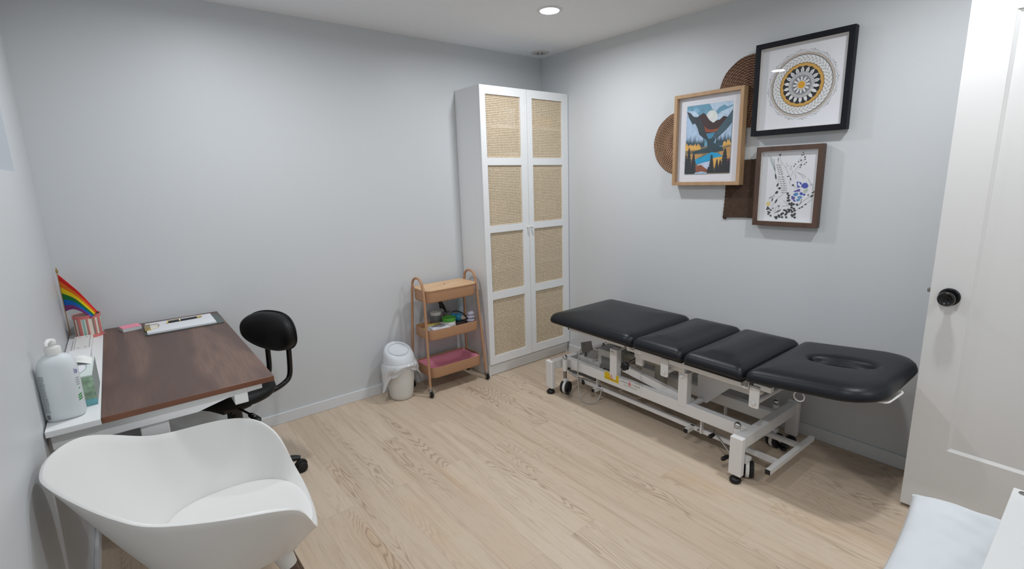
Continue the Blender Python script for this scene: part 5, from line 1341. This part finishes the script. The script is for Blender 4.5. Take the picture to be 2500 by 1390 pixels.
round_mat('woven_mat', -1.706, 1.846, .188, 15, coil_mat('rattan_coil', (164, 124, 98), (54, 36, 28), (0, 0), .0125, .020, .006), 'round brown coiled mat on the wall between the oak and black frames')
b = MB(); pts = []
y0_, y1_, zz0, zz1 = -1.578, -1.93, 1.163, 1.508
def edge(p, q, n_, bul):
    out = []
    for i in range(n_):
        t = i/n_; x_ = p[0]+(q[0]-p[0])*t; y_ = p[1]+(q[1]-p[1])*t; o_ = bul*math.sin(PI*t)+.0015*math.sin(t*90)
        dx, dy = q[0]-p[0], q[1]-p[1]; l_ = math.hypot(dx, dy); out.append((x_+dy/l_*o_, y_-dx/l_*o_))
    return out
cs = [(y0_, zz1-.02), (y1_, zz1), (y1_, zz0-.01), (y0_-.004, zz0)]
for i in range(4): pts += edge(cs[i], cs[(i+1) % 4], 30, -.010)
cc = (-1.754, 1.335)
fr_ = [Vector((XWALL-.001-XWALL, p[0]-cc[0], p[1]-cc[1])) for p in pts]
b.ring_tube([[Vector((0, p.y, p.z)) for p in fr_], [Vector((-.008, p.y, p.z)) for p in fr_]])
b.box((-.008, 1.754-1.602, zz0-.008-cc[1]), (0, 1.754-1.584, zz0+.006-cc[1]), .002)
o = b.build('woven_mat', weave_mat('water_hyacinth', (134, 104, 80), (48, 34, 26)), None, 60); o.location = (XWALL-.001, cc[0], cc[1]); tag(o, 'square dark brown woven mat on the wall, lowest, between the oak and brown frames', 'woven mat')

# ================================================================== SIDE TABLE AND PILLOW (bottom right)
ST = empty('side_table', (-1.25, -3.20, 0), 'white square table corner at the bottom right edge, with a steel bolt cap', 'table')
def sl(x, y, z): return (x+1.25, y+3.20, z)
SX0, SX1, SY0, SY1, SZ = -1.60, -1.042, -3.40, -3.003, .60
TABW = mat('table_white', (216, 217, 215), .5)
MB().box(sl(SX0, SY0, SZ-.022), sl(SX1, SY1, SZ), .0015).build('tabletop', TABW, ST)
MB().box(sl(SX0, SY0+.018, 0), sl(SX0+.018, SY1, SZ-.022), .001).build('side_panel', TABW, ST)
MB().box(sl(SX0, SY0, 0), sl(SX1, SY0+.018, SZ-.022), .001).build('back_panel', TABW, ST)
MB().box(sl(SX0+.018, SY0+.018, .348), sl(SX1-.03, -2.90, .372), .003).build('lower_shelf', TABW, ST)
b = MB(); b.lathe([(0, .0), (.009, .0), (.0085, .0018), (.006, .0022), (.0055, .001), (0, .001)], sl(-1.062, -3.023, SZ), n=24); b.build('bolt_cap', STEEL, ST, 30)
PL = MB(); NXP, NYP = 60, 44
PX, PY = .285, .245
def pil(u, v, s_):
    x, y = (u*2-1), (v*2-1)
    ex = 1-.05*(1-abs(y))**1 * 0 ; 
    pinch = .052
    X = x*PX*(1-pinch*(1-y*y)*1.0*abs(x)**2); Y_ = y*PY*(1-pinch*(1-x*x)*abs(y)**2)
    prof_ = (max(0, (1-abs(x)**2.6))*max(0, (1-abs(y)**2.6)))**.42
    z = s_*.068*prof_
    wr = .0022*math.sin(x*9+y*17+2*math.sin(y*4))*prof_ + .0018*math.sin(x*23-y*11)*prof_
    # creases fanning out from the corners
    for cx_, cy_ in ((1, 1), (1, -1), (-1, 1), (-1, -1)):
        d = math.hypot(x-cx_, y-cy_); a = math.atan2(y-cy_, x-cx_); wr += .0032*math.sin(a*14)*math.exp(-(d/.55)**2)*min(1, d*4)
    return Vector((X, Y_, z + (wr if s_ > 0 else 0)))
PL.grid(lambda u, v: pil(u, v, 1), NXP, NYP); PL.grid(lambda u, v: pil(u, v, -1), NXP, NYP)
o = PL.build('pillow', mat('pillow_cotton', (212, 216, 219), .85, bump=.15, bscale=900), None, 80)
o.location = (-1.238, -3.052, .372+.062); o.rotation_euler = (0, 0, math.radians(3.5)); tag(o, 'white cotton pillow beside the white table in the bottom right corner', 'pillow')
